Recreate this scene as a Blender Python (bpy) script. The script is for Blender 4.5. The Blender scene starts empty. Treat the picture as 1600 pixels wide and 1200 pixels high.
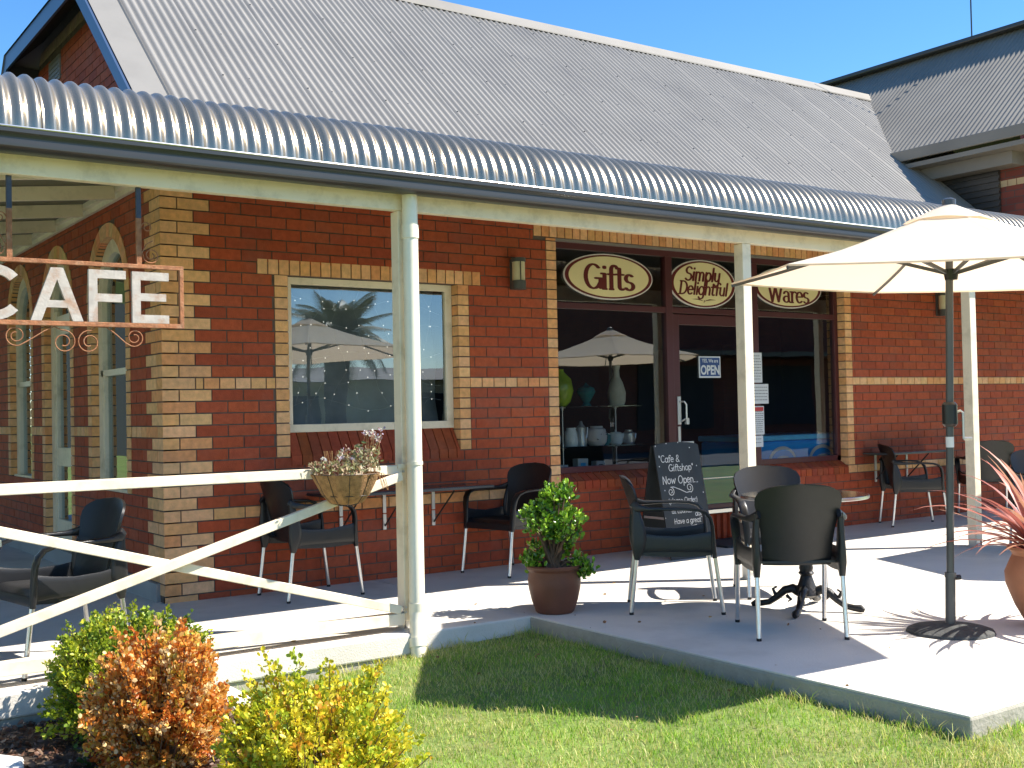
import bpy, math, random
import numpy as np
from mathutils import Vector, Matrix
random.seed(7); rng = np.random.default_rng(7)
R = math.radians
S = bpy.context.scene
COL = S.collection

# ------------------------------------------------------------------ camera
YAW, PITCH, ROLL = .61238, .02294, -.02094
cy, sy = math.cos(YAW), math.sin(YAW)
fwd = Vector((sy*math.cos(PITCH), cy*math.cos(PITCH), math.sin(PITCH)))
rt = Vector((cy, -sy, 0)); up = rt.cross(fwd)
r2 = math.cos(ROLL)*rt + math.sin(ROLL)*up
u2 = -math.sin(ROLL)*rt + math.cos(ROLL)*up
cd = bpy.data.cameras.new('camera'); cam = bpy.data.objects.new('camera', cd); COL.objects.link(cam)
M = Matrix((r2, u2, -fwd)).transposed().to_4x4(); M.translation = Vector((-2.65, -8.067, 1.309))
cam.matrix_world = M
cd.sensor_width = 36; cd.lens = 1798.5/1600*36; cd.clip_end = 2000; cd.clip_start = .05
S.camera = cam
# ------------------------------------------------------------------ light
SAZ, SEL = R(-34.6), R(48.2)            # direction towards the sun
SKY, SUN, EXPO = .115, 4.9, 1.2
W = bpy.data.worlds.new('World'); S.world = W; W.use_nodes = True
wn = W.node_tree.nodes; sky = wn.new('ShaderNodeTexSky'); sky.sky_type = 'NISHITA'; sky.sun_disc = False
sky.sun_elevation = SEL; sky.sun_rotation = math.pi/2 - SAZ
sky.air_density = .8; sky.dust_density = 0; sky.ozone_density = 1.3
hs = wn.new('ShaderNodeHueSaturation'); hs.inputs['Saturation'].default_value = 1.3; W.node_tree.links.new(sky.outputs[0], hs.inputs['Color'])
W.node_tree.links.new(hs.outputs[0], wn['Background'].inputs[0]); wn['Background'].inputs[1].default_value = SKY
sl = bpy.data.lights.new('sun', 'SUN'); sl.energy = SUN; sl.angle = R(.5); sl.color = (1, .94, .85)
so = bpy.data.objects.new('sun', sl); COL.objects.link(so)
sd = Vector((math.cos(SEL)*math.cos(SAZ), math.cos(SEL)*math.sin(SAZ), math.sin(SEL)))
so.rotation_euler = sd.to_track_quat('Z', 'Y').to_euler(); so.location = (6, -6, 12)
S.view_settings.view_transform = 'Standard'; S.view_settings.look = 'None'
S.view_settings.exposure = EXPO; S.view_settings.gamma = 1; S.view_settings.use_curve_mapping = False
S.render.engine = 'CYCLES'
S.cycles.max_bounces = 8; S.cycles.transparent_max_bounces = 12

# ------------------------------------------------------------------ materials
def newmat(name):
    m = bpy.data.materials.new(name); m.use_nodes = True
    return m, m.node_tree.nodes, m.node_tree.links, m.node_tree.nodes['Principled BSDF']
def pbr(name, col, rough=.6, metal=0., var=.12, vs=6., bump=0., bs=60., attr=False, spec=.5, detail=4, stain=None, stain_s=2., stain_amt=.5, coat=0.):
    m, N, L, B = newmat(name)
    B.inputs['Roughness'].default_value = rough; B.inputs['Metallic'].default_value = metal
    B.inputs['Specular IOR Level'].default_value = spec
    B.inputs['Coat Weight'].default_value = coat
    tc = N.new('ShaderNodeTexCoord'); nz = N.new('ShaderNodeTexNoise'); nz.inputs['Scale'].default_value = vs; nz.inputs['Detail'].default_value = detail
    L.new(tc.outputs['Object'], nz.inputs['Vector'])
    mr = N.new('ShaderNodeMapRange'); mr.inputs[1].default_value = .25; mr.inputs[2].default_value = .75
    mr.inputs[3].default_value = 1-var; mr.inputs[4].default_value = 1+var
    L.new(nz.outputs[0], mr.inputs[0])
    mx = N.new('ShaderNodeMix'); mx.data_type = 'RGBA'; mx.blend_type = 'MULTIPLY'; mx.inputs[0].default_value = 1
    if attr:
        a = N.new('ShaderNodeAttribute'); a.attribute_name = 'Col'; L.new(a.outputs[0], mx.inputs[6])
    else: mx.inputs[6].default_value = (*col, 1)
    L.new(mr.outputs[0], mx.inputs[7])
    out = mx.outputs[2]
    if stain:
        n2 = N.new('ShaderNodeTexNoise'); n2.inputs['Scale'].default_value = stain_s; n2.inputs['Detail'].default_value = 8; n2.inputs['Roughness'].default_value = .65
        L.new(tc.outputs['Object'], n2.inputs['Vector'])
        r_ = N.new('ShaderNodeMapRange'); r_.inputs[1].default_value = .5; r_.inputs[2].default_value = .72; r_.inputs[3].default_value = 0; r_.inputs[4].default_value = stain_amt
        L.new(n2.outputs[0], r_.inputs[0])
        m2 = N.new('ShaderNodeMix'); m2.data_type = 'RGBA'; L.new(r_.outputs[0], m2.inputs[0]); L.new(out, m2.inputs[6]); m2.inputs[7].default_value = (*stain, 1)
        out = m2.outputs[2]
    L.new(out, B.inputs['Base Color'])
    if bump:
        nb = N.new('ShaderNodeTexNoise'); nb.inputs['Scale'].default_value = bs; nb.inputs['Detail'].default_value = 6
        L.new(tc.outputs['Object'], nb.inputs['Vector'])
        bp = N.new('ShaderNodeBump'); bp.inputs['Strength'].default_value = bump; bp.inputs['Distance'].default_value = .01
        L.new(nb.outputs[0], bp.inputs['Height']); L.new(bp.outputs[0], B.inputs['Normal'])
    return m
def leafmat(name, rough=.45, trans=.35):
    m, N, L, B = newmat(name)
    a = N.new('ShaderNodeAttribute'); a.attribute_name = 'Col'
    B.inputs['Roughness'].default_value = rough; L.new(a.outputs[0], B.inputs['Base Color'])
    tr = N.new('ShaderNodeBsdfTranslucent'); L.new(a.outputs[0], tr.inputs[0])
    ms = N.new('ShaderNodeMixShader'); ms.inputs[0].default_value = trans
    L.new(B.outputs[0], ms.inputs[1]); L.new(tr.outputs[0], ms.inputs[2])
    L.new(ms.outputs[0], N['Material Output'].inputs[0]); return m
def glassmat(name, refl=.25, tint=(.75, .8, .8)):
    m, N, L, B = newmat(name); N.remove(B)
    g = N.new('ShaderNodeBsdfGlossy'); g.inputs['Roughness'].default_value = .004; g.inputs[0].default_value = (.85, .93, 1, 1)
    t = N.new('ShaderNodeBsdfTransparent'); t.inputs[0].default_value = (*tint, 1)
    f = N.new('ShaderNodeFresnel'); f.inputs[0].default_value = 1.5
    a = N.new('ShaderNodeMath'); a.operation = 'MULTIPLY_ADD'; a.inputs[1].default_value = 1.6; a.inputs[2].default_value = refl - .06; a.use_clamp = True
    L.new(f.outputs[0], a.inputs[0])
    tc = N.new('ShaderNodeTexCoord'); nz = N.new('ShaderNodeTexNoise'); nz.inputs['Scale'].default_value = 1.3; L.new(tc.outputs['Object'], nz.inputs['Vector'])
    bp = N.new('ShaderNodeBump'); bp.inputs['Strength'].default_value = .06; bp.inputs['Distance'].default_value = .02
    L.new(nz.outputs[0], bp.inputs['Height']); L.new(bp.outputs[0], g.inputs['Normal'])
    ms = N.new('ShaderNodeMixShader'); L.new(a.outputs[0], ms.inputs[0]); L.new(t.outputs[0], ms.inputs[1]); L.new(g.outputs[0], ms.inputs[2])
    L.new(ms.outputs[0], N['Material Output'].inputs[0]); return m
def brickshader(name, c1, c2, mort, vec='YZ'):
    m, N, L, B = newmat(name); B.inputs['Roughness'].default_value = .8
    tc = N.new('ShaderNodeTexCoord'); sp = N.new('ShaderNodeSeparateXYZ'); L.new(tc.outputs['Object'], sp.inputs[0])
    ad = N.new('ShaderNodeMath'); ad.operation = 'ADD'; L.new(sp.outputs[0], ad.inputs[0]); L.new(sp.outputs[1], ad.inputs[1])
    cb = N.new('ShaderNodeCombineXYZ'); L.new(ad.outputs[0], cb.inputs[0]); L.new(sp.outputs[2], cb.inputs[1])
    bt = N.new('ShaderNodeTexBrick'); bt.inputs['Scale'].default_value = 1; bt.inputs['Brick Width'].default_value = .24; bt.inputs['Row Height'].default_value = .086
    bt.inputs['Mortar Size'].default_value = .005; bt.inputs['Color1'].default_value = (*c1, 1); bt.inputs['Color2'].default_value = (*c2, 1); bt.inputs['Mortar'].default_value = (*mort, 1)
    L.new(cb.outputs[0], bt.inputs[0]); L.new(bt.outputs[0], B.inputs['Base Color']); return m

def basket_colors(m): return m
MT = {}
MT['brick'] = pbr('brick_clay', (1, 1, 1), .78, attr=True, var=.18, vs=22, bump=.45, bs=120, spec=.3, stain=(.22,.15,.12), stain_s=1.7, stain_amt=.3)
MT['mortar'] = pbr('brick_mortar', (.13, .095, .075), .95, var=.3, vs=14, bump=.4, bs=200)
MT['cream'] = pbr('cream_paint', (.84, .725, .54), .42, var=.05, vs=3, bump=.06, bs=40, stain=(.36, .29, .17), stain_s=7, stain_amt=.42)
MT['creampipe'] = pbr('cream_pipe_paint', (.82, .75, .58), .3, var=.03, vs=3, stain=(.45, .38, .25), stain_s=6, stain_amt=.18)
MT['roof'] = pbr('grey_roof_sheet', (.265, .248, .22), .42, metal=.25, var=.09, vs=1.2, bump=.05, bs=30, stain=(.19, .18, .17), stain_s=1.5, stain_amt=.5)
MT['roofdark'] = pbr('weathered_roof_sheet', (.20, .185, .16), .6, metal=.1, var=.16, vs=1.4, bump=.05, bs=30, stain=(.2, .18, .15), stain_s=1.2, stain_amt=.4)
MT['flash'] = pbr('roof_flashing', (.24, .225, .20), .5, metal=.2, var=.1, vs=3, stain=(.2, .18, .16), stain_s=3, stain_amt=.5)
MT['bull'] = pbr('bullnose_steel', (.47, .395, .29), .27, metal=.82, var=.14, vs=2.5, bump=.02, bs=25)
MT['slate'] = pbr('slate_painted_metal', (.044, .042, .038), .3, metal=.1, var=.08, vs=2)
MT['barge'] = pbr('blue_grey_barge', (.045, .075, .14), .35, var=.06, vs=2)
MT['dark'] = pbr('dark_soffit', (.03, .03, .033), .8, var=.15)
MT['conc'] = pbr('pale_concrete', (.66, .615, .54), .85, var=.09, vs=1.6, bump=.3, bs=90, stain=(.40, .36, .30), stain_s=1.9, stain_amt=.45)
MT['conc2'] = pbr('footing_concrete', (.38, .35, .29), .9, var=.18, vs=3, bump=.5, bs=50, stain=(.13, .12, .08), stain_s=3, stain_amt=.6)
MT['plinth'] = pbr('grey_plinth', (.33, .33, .32), .85, var=.12, vs=3, bump=.2, bs=60)
MT['white'] = pbr('white_concrete', (.72, .71, .66), .8, var=.06, vs=5, bump=.3, bs=70)
MT['maroon'] = pbr('maroon_frame_paint', (.075, .016, .018), .38, var=.1, vs=3)
MT['black'] = pbr('black_resin', (.012, .012, .013), .36, var=.15, vs=30, bump=.15, bs=260)
MT['alu'] = pbr('brushed_aluminium', (.66, .66, .67), .28, metal=1, var=.06, vs=40)
MT['chrome'] = pbr('white_metal_fitting', (.62, .62, .6), .35, metal=.6, var=.05)
MT['iron'] = pbr('cast_iron', (.014, .014, .015), .42, metal=.3, var=.2, vs=20, bump=.3, bs=70)
MT['tabletop'] = pbr('dark_laminate', (.035, .034, .034), .16, var=.1, vs=8, coat=.3)
MT['rust'] = pbr('rusty_steel', (.33, .13, .055), .85, var=.35, vs=28, bump=.4, bs=90, stain=(.45, .27, .16), stain_s=16, stain_amt=.7)
MT['letter'] = pbr('weathered_white_letter', (.44, .39, .34), .75, var=.16, vs=22, bump=.2, bs=90, stain=(.36, .17, .08), stain_s=13, stain_amt=.7)
MT['hang'] = pbr('dark_blued_steel', (.05, .055, .075), .5, metal=.3, var=.25, vs=30)
MT['terra'] = pbr('brown_glazed_pot', (.16, .058, .032), .5, var=.16, vs=7, bump=.15, bs=40, spec=.4)
MT['terra2'] = pbr('terracotta', (.42, .17, .085), .7, var=.14, vs=6, bump=.2, bs=50, stain=(.5, .3, .2), stain_s=4, stain_amt=.35)
MT['soil'] = pbr('potting_soil', (.05, .032, .02), .95, var=.4, vs=30, bump=.8, bs=60)
MT['grey'] = pbr('grey_painted_pole', (.075, .077, .08), .36, metal=.3, var=.06)
MT['plastic'] = pbr('black_plastic', (.01, .01, .011), .3, var=.05)
MT['base'] = pbr('mottled_base_cover', (.05, .052, .05), .75, var=.45, vs=26, bump=.6, bs=45)
MT['coir'] = pbr('coir_liner', (.36, .19, .075), .95, var=.35, vs=35, bump=1., bs=120)
MT['chalkboard'] = pbr('chalkboard', (.018, .022, .024), .55, var=.3, vs=5)
MT['chalk'] = pbr('chalk', (.62, .62, .6), .9, var=.25, vs=60)
MT['wood'] = pbr('twig_bark', (.12, .07, .04), .85, var=.3, vs=30)
MT['signcream'] = pbr('sign_cream', (.78, .68, .36), .35, var=.12, vs=2.5)
MT['signred'] = pbr('sign_maroon', (.12, .012, .012), .35, var=.05)
MT['signwhite'] = pbr('sign_white', (.7, .66, .62), .35, var=.05)
MT['blue'] = pbr('sign_blue', (.02, .06, .2), .35, var=.05)
MT['freezer'] = pbr('freezer_blue', (.02, .32, .85), .3, var=.15, vs=2)
MT['freezerlight'] = pbr('freezer_light_blue', (.12, .55, .92), .3, var=.1)
MT['paper'] = pbr('paper', (.62, .64, .66), .7, var=.05)
MT['ink'] = pbr('printed_ink', (.12, .13, .15), .7, var=.05)
MT['redink'] = pbr('red_print', (.5, .04, .04), .6, var=.05)
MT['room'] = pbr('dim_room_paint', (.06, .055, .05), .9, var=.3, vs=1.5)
MT['roomfloor'] = pbr('shop_carpet', (.05, .02, .02), .95, var=.2)
MT['drape'] = pbr('grey_drape', (.30, .32, .33), .8, var=.25, vs=5)
MT['lamp'] = pbr('cream_lamp_glass', (.62, .56, .36), .4, var=.05)
MT['lampcap'] = pbr('grey_lamp_cap', (.075, .075, .07), .5, var=.1)
MT['bark'] = pbr('palm_bark', (.13, .09, .06), .9, var=.3, vs=6, bump=1., bs=18)
MT['glass'] = glassmat('window_glass', .165, (.9, .9, .88))
MT['glass3'] = glassmat('side_glass', .10, (.6, .65, .6))
MT['glass2'] = glassmat('shop_glass', .135, (.8, .82, .8))
MT['leaf'] = leafmat('leaf')
MT['waxleaf'] = leafmat('waxy_leaf', .25, .15)
MT['grass'] = leafmat('grass_blade', .55, .4)
MT['bulb'] = pbr('fairy_bulb', (.9, .9, .85), .3, var=.02); MT['bulb'].node_tree.nodes['Principled BSDF'].inputs['Emission Color'].default_value = (1, .98, .9, 1); MT['bulb'].node_tree.nodes['Principled BSDF'].inputs['Emission Strength'].default_value = .45
MT['wire'] = pbr('pale_wire', (.4, .42, .42), .5, var=.05)
MT['wirebrown'] = pbr('dark_wire', (.05, .035, .025), .6, var=.1)
MT['cream2'] = pbr('far_cream_wall', (.82, .68, .42), .85, var=.08, vs=.6)
MT['soilbed'] = pbr('bed_soil', (.06, .04, .026), .95, var=.5, vs=9, bump=.9, bs=30)
MT['lawn'] = pbr('lawn_ground', (.14, .20, .04), .95, var=.35, vs=3, bump=.8, bs=40, stain=(.26, .21, .10), stain_s=2.2, stain_amt=.6)
MT['redbrick2'] = brickshader('wing_brick', (.22, .05, .03), (.16, .035, .022), (.07, .06, .05))
MT['ceram'] = pbr('pale_ceramic', (.74, .80, .78), .25, var=.1, vs=14)
MT['teal'] = pbr('teal_glaze', (.02, .2, .2), .25, var=.3, vs=8)
MT['lime'] = pbr('lime_glass', (.34, .48, .03), .2, var=.3, vs=6)
MT['stone'] = pbr('pale_stone_vase', (.58, .56, .42), .6, var=.15, vs=12)
# canopy: cream cloth that lets light through
m, N, L, B = newmat('canopy_cloth'); MT['canopy'] = m
B.inputs['Base Color'].default_value = (.86, .80, .68, 1); B.inputs['Roughness'].default_value = .9
tr = N.new('ShaderNodeBsdfTranslucent'); tr.inputs[0].default_value = (.97, .72, .49, 1)
ms = N.new('ShaderNodeMixShader'); ms.inputs[0].default_value = .5
L.new(B.outputs[0], ms.inputs[1]); L.new(tr.outputs[0], ms.inputs[2]); L.new(ms.outputs[0], N['Material Output'].inputs[0])

# ------------------------------------------------------------------ mesh helpers
WL = {}                                 # world location of every parent
class MB:
    def __init__(s): s.v = []; s.f = []; s.c = []; s.m = []; s.mi = 0; s.col = (1, 1, 1)
    def add(s, vs, fs):
        o = len(s.v); s.v += [tuple(p) for p in vs]
        for f in fs: s.f.append(tuple(i+o for i in f)); s.c.append(s.col); s.m.append(s.mi)
        return s
    def box(s, x0, x1, y0, y1, z0, z1):
        return s.add([(x0,y0,z0),(x1,y0,z0),(x1,y1,z0),(x0,y1,z0),(x0,y0,z1),(x1,y0,z1),(x1,y1,z1),(x0,y1,z1)],
                     [(0,3,2,1),(4,5,6,7),(0,1,5,4),(1,2,6,5),(2,3,7,6),(3,0,4,7)])
    def bar(s, a, b, w, h, side=None):
        a, b = Vector(a), Vector(b); t = (b-a).normalized()
        sd_ = Vector(side) if side else (Vector((0,0,1)).cross(t) if abs(t.z) < .95 else Vector((1,0,0)))
        sd_ = (sd_ - t*sd_.dot(t)).normalized(); n = t.cross(sd_)
        P = [p + sd_*(i*w/2) + n*(j*h/2) for p in (a, b) for i, j in ((-1,-1),(1,-1),(1,1),(-1,1))]
        return s.add(P, [(0,1,2,3),(7,6,5,4),(0,4,5,1),(1,5,6,2),(2,6,7,3),(3,7,4,0)])
    def tube(s, path, r, n=8, cap=True):
        path = [Vector(p) for p in path]; k = len(path)
        rr = r if hasattr(r, '__len__') else [r]*k
        t0 = (path[1]-path[0]).normalized(); a = Vector((0,0,1)) if abs(t0.z) < .9 else Vector((1,0,0))
        nrm = t0.cross(a).normalized(); vs = []
        for i, p in enumerate(path):
            t = (path[min(i+1,k-1)] - path[max(i-1,0)]).normalized()
            nrm = (nrm - t*nrm.dot(t)).normalized(); b = t.cross(nrm)
            for j in range(n):
                an = 2*math.pi*j/n; vs.append(p + (nrm*math.cos(an) + b*math.sin(an))*rr[i])
        fs = [(i*n+j, i*n+(j+1)%n, (i+1)*n+(j+1)%n, (i+1)*n+j) for i in range(k-1) for j in range(n)]
        if cap: fs += [tuple(range(n-1,-1,-1)), tuple(range((k-1)*n, k*n))]
        return s.add(vs, fs)
    def sweep(s, path, ws, ts, side, n=10, e=.55):
        """rounded-rectangle section, ws across 'side', ts across the other axis"""
        path = [Vector(p) for p in path]; k = len(path); sd0 = Vector(side); vs = []
        if not hasattr(ws, '__len__'): ws = [ws]*k
        if not hasattr(ts, '__len__'): ts = [ts]*k
        for i, p in enumerate(path):
            t = (path[min(i+1,k-1)] - path[max(i-1,0)]).normalized()
            a = (sd0 - t*sd0.dot(t)).normalized(); b = t.cross(a)
            for j in range(n):
                an = 2*math.pi*(j+.5)/n; c_, s_ = math.cos(an), math.sin(an)
                vs.append(p + a*(ws[i]/2*math.copysign(abs(c_)**e, c_)) + b*(ts[i]/2*math.copysign(abs(s_)**e, s_)))
        fs = [(i*n+j, i*n+(j+1)%n, (i+1)*n+(j+1)%n, (i+1)*n+j) for i in range(k-1) for j in range(n)]
        fs += [tuple(range(n-1,-1,-1)), tuple(range((k-1)*n, k*n))]
        return s.add(vs, fs)
    def lathe(s, prof, c=(0,0,0), n=32, fn=None):
        vs = []
        for r, z in prof:
            for j in range(n):
                an = 2*math.pi*j/n; q = r*(fn(an, z) if fn else 1)
                vs.append((c[0]+q*math.cos(an), c[1]+q*math.sin(an), c[2]+z))
        k = len(prof)
        fs = [(i*n+j, i*n+(j+1)%n, (i+1)*n+(j+1)%n, (i+1)*n+j) for i in range(k-1) for j in range(n)]
        if prof[0][0] > 1e-4: fs.append(tuple(range(n-1,-1,-1)))
        if prof[-1][0] > 1e-4: fs.append(tuple(range((k-1)*n, k*n)))
        return s.add(vs, fs)
    def grid(s, F, nu, nv):
        vs = [F(i/nu, j/nv) for j in range(nv+1) for i in range(nu+1)]
        return s.add(vs, [(j*(nu+1)+i, j*(nu+1)+i+1, (j+1)*(nu+1)+i+1, (j+1)*(nu+1)+i) for j in range(nv) for i in range(nu)])
    def prism(s, poly, F, d0, d1):
        """poly: 2-D outline, F(a,b,d)->xyz"""
        n = len(poly); vs = [F(a, b, d0) for a, b in poly] + [F(a, b, d1) for a, b in poly]
        return s.add(vs, [tuple(range(n)), tuple(range(2*n-1, n-1, -1))] + [(i, i+n, (i+1)%n+n, (i+1)%n) for i in range(n)])
    def build(s, name, mat, parent=None, smooth=False, bevel=0, local=False, solid=0, sub=0, fix=True):
        me = bpy.data.meshes.new(name)
        off = Vector((0,0,0)) if (local or parent is None) else WL.get(parent.name, Vector((0,0,0)))
        me.from_pydata([(p[0]-off.x, p[1]-off.y, p[2]-off.z) for p in s.v], [], s.f)
        mats = mat if isinstance(mat, (list, tuple)) else [mat]
        for q in mats: me.materials.append(MT[q] if isinstance(q, str) else q)
        me.polygons.foreach_set('material_index', s.m)
        if any(c != (1,1,1) for c in s.c):
            at = me.attributes.new('Col', 'FLOAT_COLOR', 'CORNER')
            tot = np.array([len(f) for f in s.f]); cc = np.ones((len(s.f), 4)); cc[:, :3] = s.c
            at.data.foreach_set('color', np.repeat(cc, tot, axis=0).ravel())
        if smooth: me.polygons.foreach_set('use_smooth', [True]*len(s.f))
        if fix:
            import bmesh
            bm = bmesh.new(); bm.from_mesh(me); bmesh.ops.recalc_face_normals(bm, faces=bm.faces); bm.to_mesh(me); bm.free()
        o = bpy.data.objects.new(name, me); COL.objects.link(o)
        if parent: o.parent = parent
        WL[o.name] = off
        if solid: q = o.modifiers.new('solid', 'SOLIDIFY'); q.thickness = solid; q.offset = 0
        if sub: q = o.modifiers.new('sub', 'SUBSURF'); q.levels = q.render_levels = sub
        if bevel: q = o.modifiers.new('bevel', 'BEVEL'); q.width = bevel; q.segments = 2; q.limit_method = 'ANGLE'; q.angle_limit = R(40)
        if smooth and not sub:
            e_ = o.modifiers.new('es', 'EDGE_SPLIT'); e_.split_angle = R(38)
        return o
def npmesh(name, V, F, mat, parent=None, col=None, smooth=False):
    """V (n,3), F (m,k) arrays, col per face (m,3)"""
    off = np.array(WL.get(parent.name, Vector((0,0,0)))) if parent else np.zeros(3)
    V = V - off; me = bpy.data.meshes.new(name); k = F.shape[1]
    me.vertices.add(len(V)); me.vertices.foreach_set('co', V.astype(np.float32).ravel())
    me.loops.add(F.size); me.loops.foreach_set('vertex_index', F.astype(np.int32).ravel())
    me.polygons.add(len(F)); me.polygons.foreach_set('loop_start', np.arange(0, F.size, k, dtype=np.int32))
    me.polygons.foreach_set('loop_total', np.full(len(F), k, dtype=np.int32))
    me.materials.append(MT[mat]); me.update(calc_edges=True)
    if col is not None:
        at = me.attributes.new('Col', 'FLOAT_COLOR', 'CORNER'); cc = np.ones((len(F), 4)); cc[:, :3] = col
        at.data.foreach_set('color', np.repeat(cc, k, axis=0).ravel())
    if smooth: me.polygons.foreach_set('use_smooth', [True]*len(F))
    o = bpy.data.objects.new(name, me); COL.objects.link(o)
    if parent: o.parent = parent
    WL[o.name] = Vector(off)
    return o
def thing(name, loc, label, cat, group=None, rz=0):
    o = bpy.data.objects.new(name, None); COL.objects.link(o); o.location = loc; o.rotation_euler.z = rz
    o.empty_display_size = .1; o['label'] = label; o['category'] = cat
    if group: o['group'] = group
    WL[o.name] = Vector(loc); return o
def tag(o, label, cat, group=None):
    o['label'] = label; o['category'] = cat
    if group: o['group'] = group
    return o
def kind(o, k='structure'): o['kind'] = k; return o
def kids(o): return [c for c in bpy.data.objects if c.parent == o]
def dup(root, loc, rz, label, group=None):
    r = root.copy(); COL.objects.link(r); r.location = loc; r.rotation_euler.z = rz; r['label'] = label
    if group: r['group'] = group
    for ch in kids(root):
        if ch == r: continue
        c = ch.copy(); COL.objects.link(c); c.parent = r
        for g in kids(ch):
            if g == c: continue
            d = g.copy(); COL.objects.link(d); d.parent = c
    WL[r.name] = Vector(loc); return r

# ------------------------------------------------------------------ stroke letters
def arc(x, y, rx, ry, a0, a1, n=12): return [(x+rx*math.cos(R(a0+(a1-a0)*i/n)), y+ry*math.sin(R(a0+(a1-a0)*i/n))) for i in range(n+1)]
BOWL = arc(.22,.24,.19,.24,55,330)
GL = {  # width, strokes
 'a': (.5, [arc(.22,.24,.19,.24,20,340), [(.41,.48),(.41,.08),(.48,.0)]]),
 'c': (.45, [arc(.23,.24,.2,.24,50,310)]),
 'd': (.5, [arc(.22,.24,.19,.24,20,340), [(.42,.75),(.42,0)]]),
 'e': (.46, [[(.05,.26),(.41,.27)]+arc(.22,.24,.19,.24,8,315)]),
 'f': (.34, [arc(.27,.6,.12,.14,20,180)+[(.15,0)], [(.03,.46),(.29,.46)]]),
 'g': (.5, [arc(.22,.24,.19,.24,20,340), [(.42,.48),(.42,-.08)]+arc(.23,-.08,.19,.16,0,-160)]),
 'h': (.5, [[(.08,.75),(.08,0)], arc(.24,.3,.16,.18,180,0)+[(.4,0)]]),
 'i': (.22, [[(.1,.47),(.1,0)], [(.1,.64),(.1,.69)]]),
 'l': (.2, [[(.1,.75),(.1,0)]]),
 'm': (.74, [[(.07,.48),(.07,0)], arc(.21,.32,.14,.16,180,0)+[(.35,0)], arc(.49,.32,.14,.16,180,0)+[(.63,0)]]),
 'n': (.5, [[(.08,.48),(.08,0)], arc(.24,.3,.16,.18,180,0)+[(.4,0)]]),
 'o': (.48, [arc(.23,.24,.19,.24,0,360,18)]),
 'p': (.5, [[(.08,.48),(.08,-.24)], arc(.27,.24,.18,.24,160,-160)]),
 'r': (.36, [[(.09,.48),(.09,0)], arc(.25,.3,.16,.18,180,50)]),
 's': (.42, [arc(.2,.36,.14,.12,40,270)+arc(.2,.12,.16,.12,90,-150)]),
 't': (.34, [[(.14,.66),(.14,.1)]+arc(.23,.1,.09,.1,180,310), [(.02,.47),(.28,.47)]]),
 'u': (.5, [[(.08,.48),(.08,.18)]+arc(.24,.18,.16,.18,180,360)+[(.4,.48)], [(.4,.48),(.4,0)]]),
 'v': (.45, [[(.04,.48),(.21,0),(.39,.48)]]),
 'w': (.66, [[(.04,.48),(.18,0),(.31,.4),(.45,0),(.6,.48)]]),
 'y': (.48, [[(.07,.48),(.08,.2)]+arc(.23,.18,.15,.16,180,340), [(.4,.48),(.4,-.08)]+arc(.23,-.08,.17,.16,0,-150)]),
 'C': (.62, [arc(.34,.37,.28,.37,50,310,18)]),
 'D': (.68, [[(.12,.74),(.12,0)], [(.04,.74),(.25,.74)]+arc(.27,.37,.33,.37,90,-90,16)+[(.04,0)]]),
 'G': (.7, [arc(.36,.37,.3,.37,48,330,18), [(.64,.02),(.64,.32)], [(.46,.32),(.74,.32)]]),
 'H': (.62, [[(.1,.74),(.1,0)], [(.5,.74),(.5,0)], [(.1,.38),(.5,.38)]]),
 'N': (.64, [[(.1,0),(.1,.74),(.52,0),(.52,.74)]]),
 'O': (.7, [arc(.34,.37,.28,.37,0,360,22)]),
 'P': (.58, [[(.11,.74),(.11,0)], [(.11,.74),(.3,.74)]+arc(.3,.55,.2,.19,90,-90)+[(.11,.36)]]),
 'S': (.56, [arc(.28,.56,.2,.18,30,260)+arc(.28,.19,.22,.19,90,-150)]),
 'W': (.95, [[(.06,.74),(.26,0),(.46,.66),(.66,0),(.88,.74)]]),
 '&': (.62, [arc(.26,.58,.13,.15,-60,230)+[(.5,.0)], arc(.25,.18,.2,.18,110,350)]),
 '"': (.3, [[(.08,.74),(.1,.56)], [(.2,.74),(.2,.56)]]),
 '.': (.2, [[(.08,.0),(.09,.03)]]),
 '(': (.26, [arc(.32,.3,.24,.5,130,230)]), ')': (.26, [arc(-.08,.3,.24,.5,50,-50)]), ' ': (.3, [])}
GLS = {'a': (.5, [arc(.21,.35,.15,.13,165,0)+[(.37,.07),(.46,.0)], arc(.21,.135,.165,.135,60,330)])}
SERIF = {'i': [(.1,0),(.04,.47)], 'f': [(.15,0)], 'r': [(.09,0),(.04,.47)], 't': [], 'G': [], 'W': [(.06,.74),(.46,.7),(.88,.74)], 'l': [(.1,0)], 'm': [(.07,0),(.35,0),(.63,0)], 'p': [(.08,-.24)], 'h': [(.08,0),(.4,0)]}
def textw(t, sp=0): return sum(GL[c][0]+sp for c in t)
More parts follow.
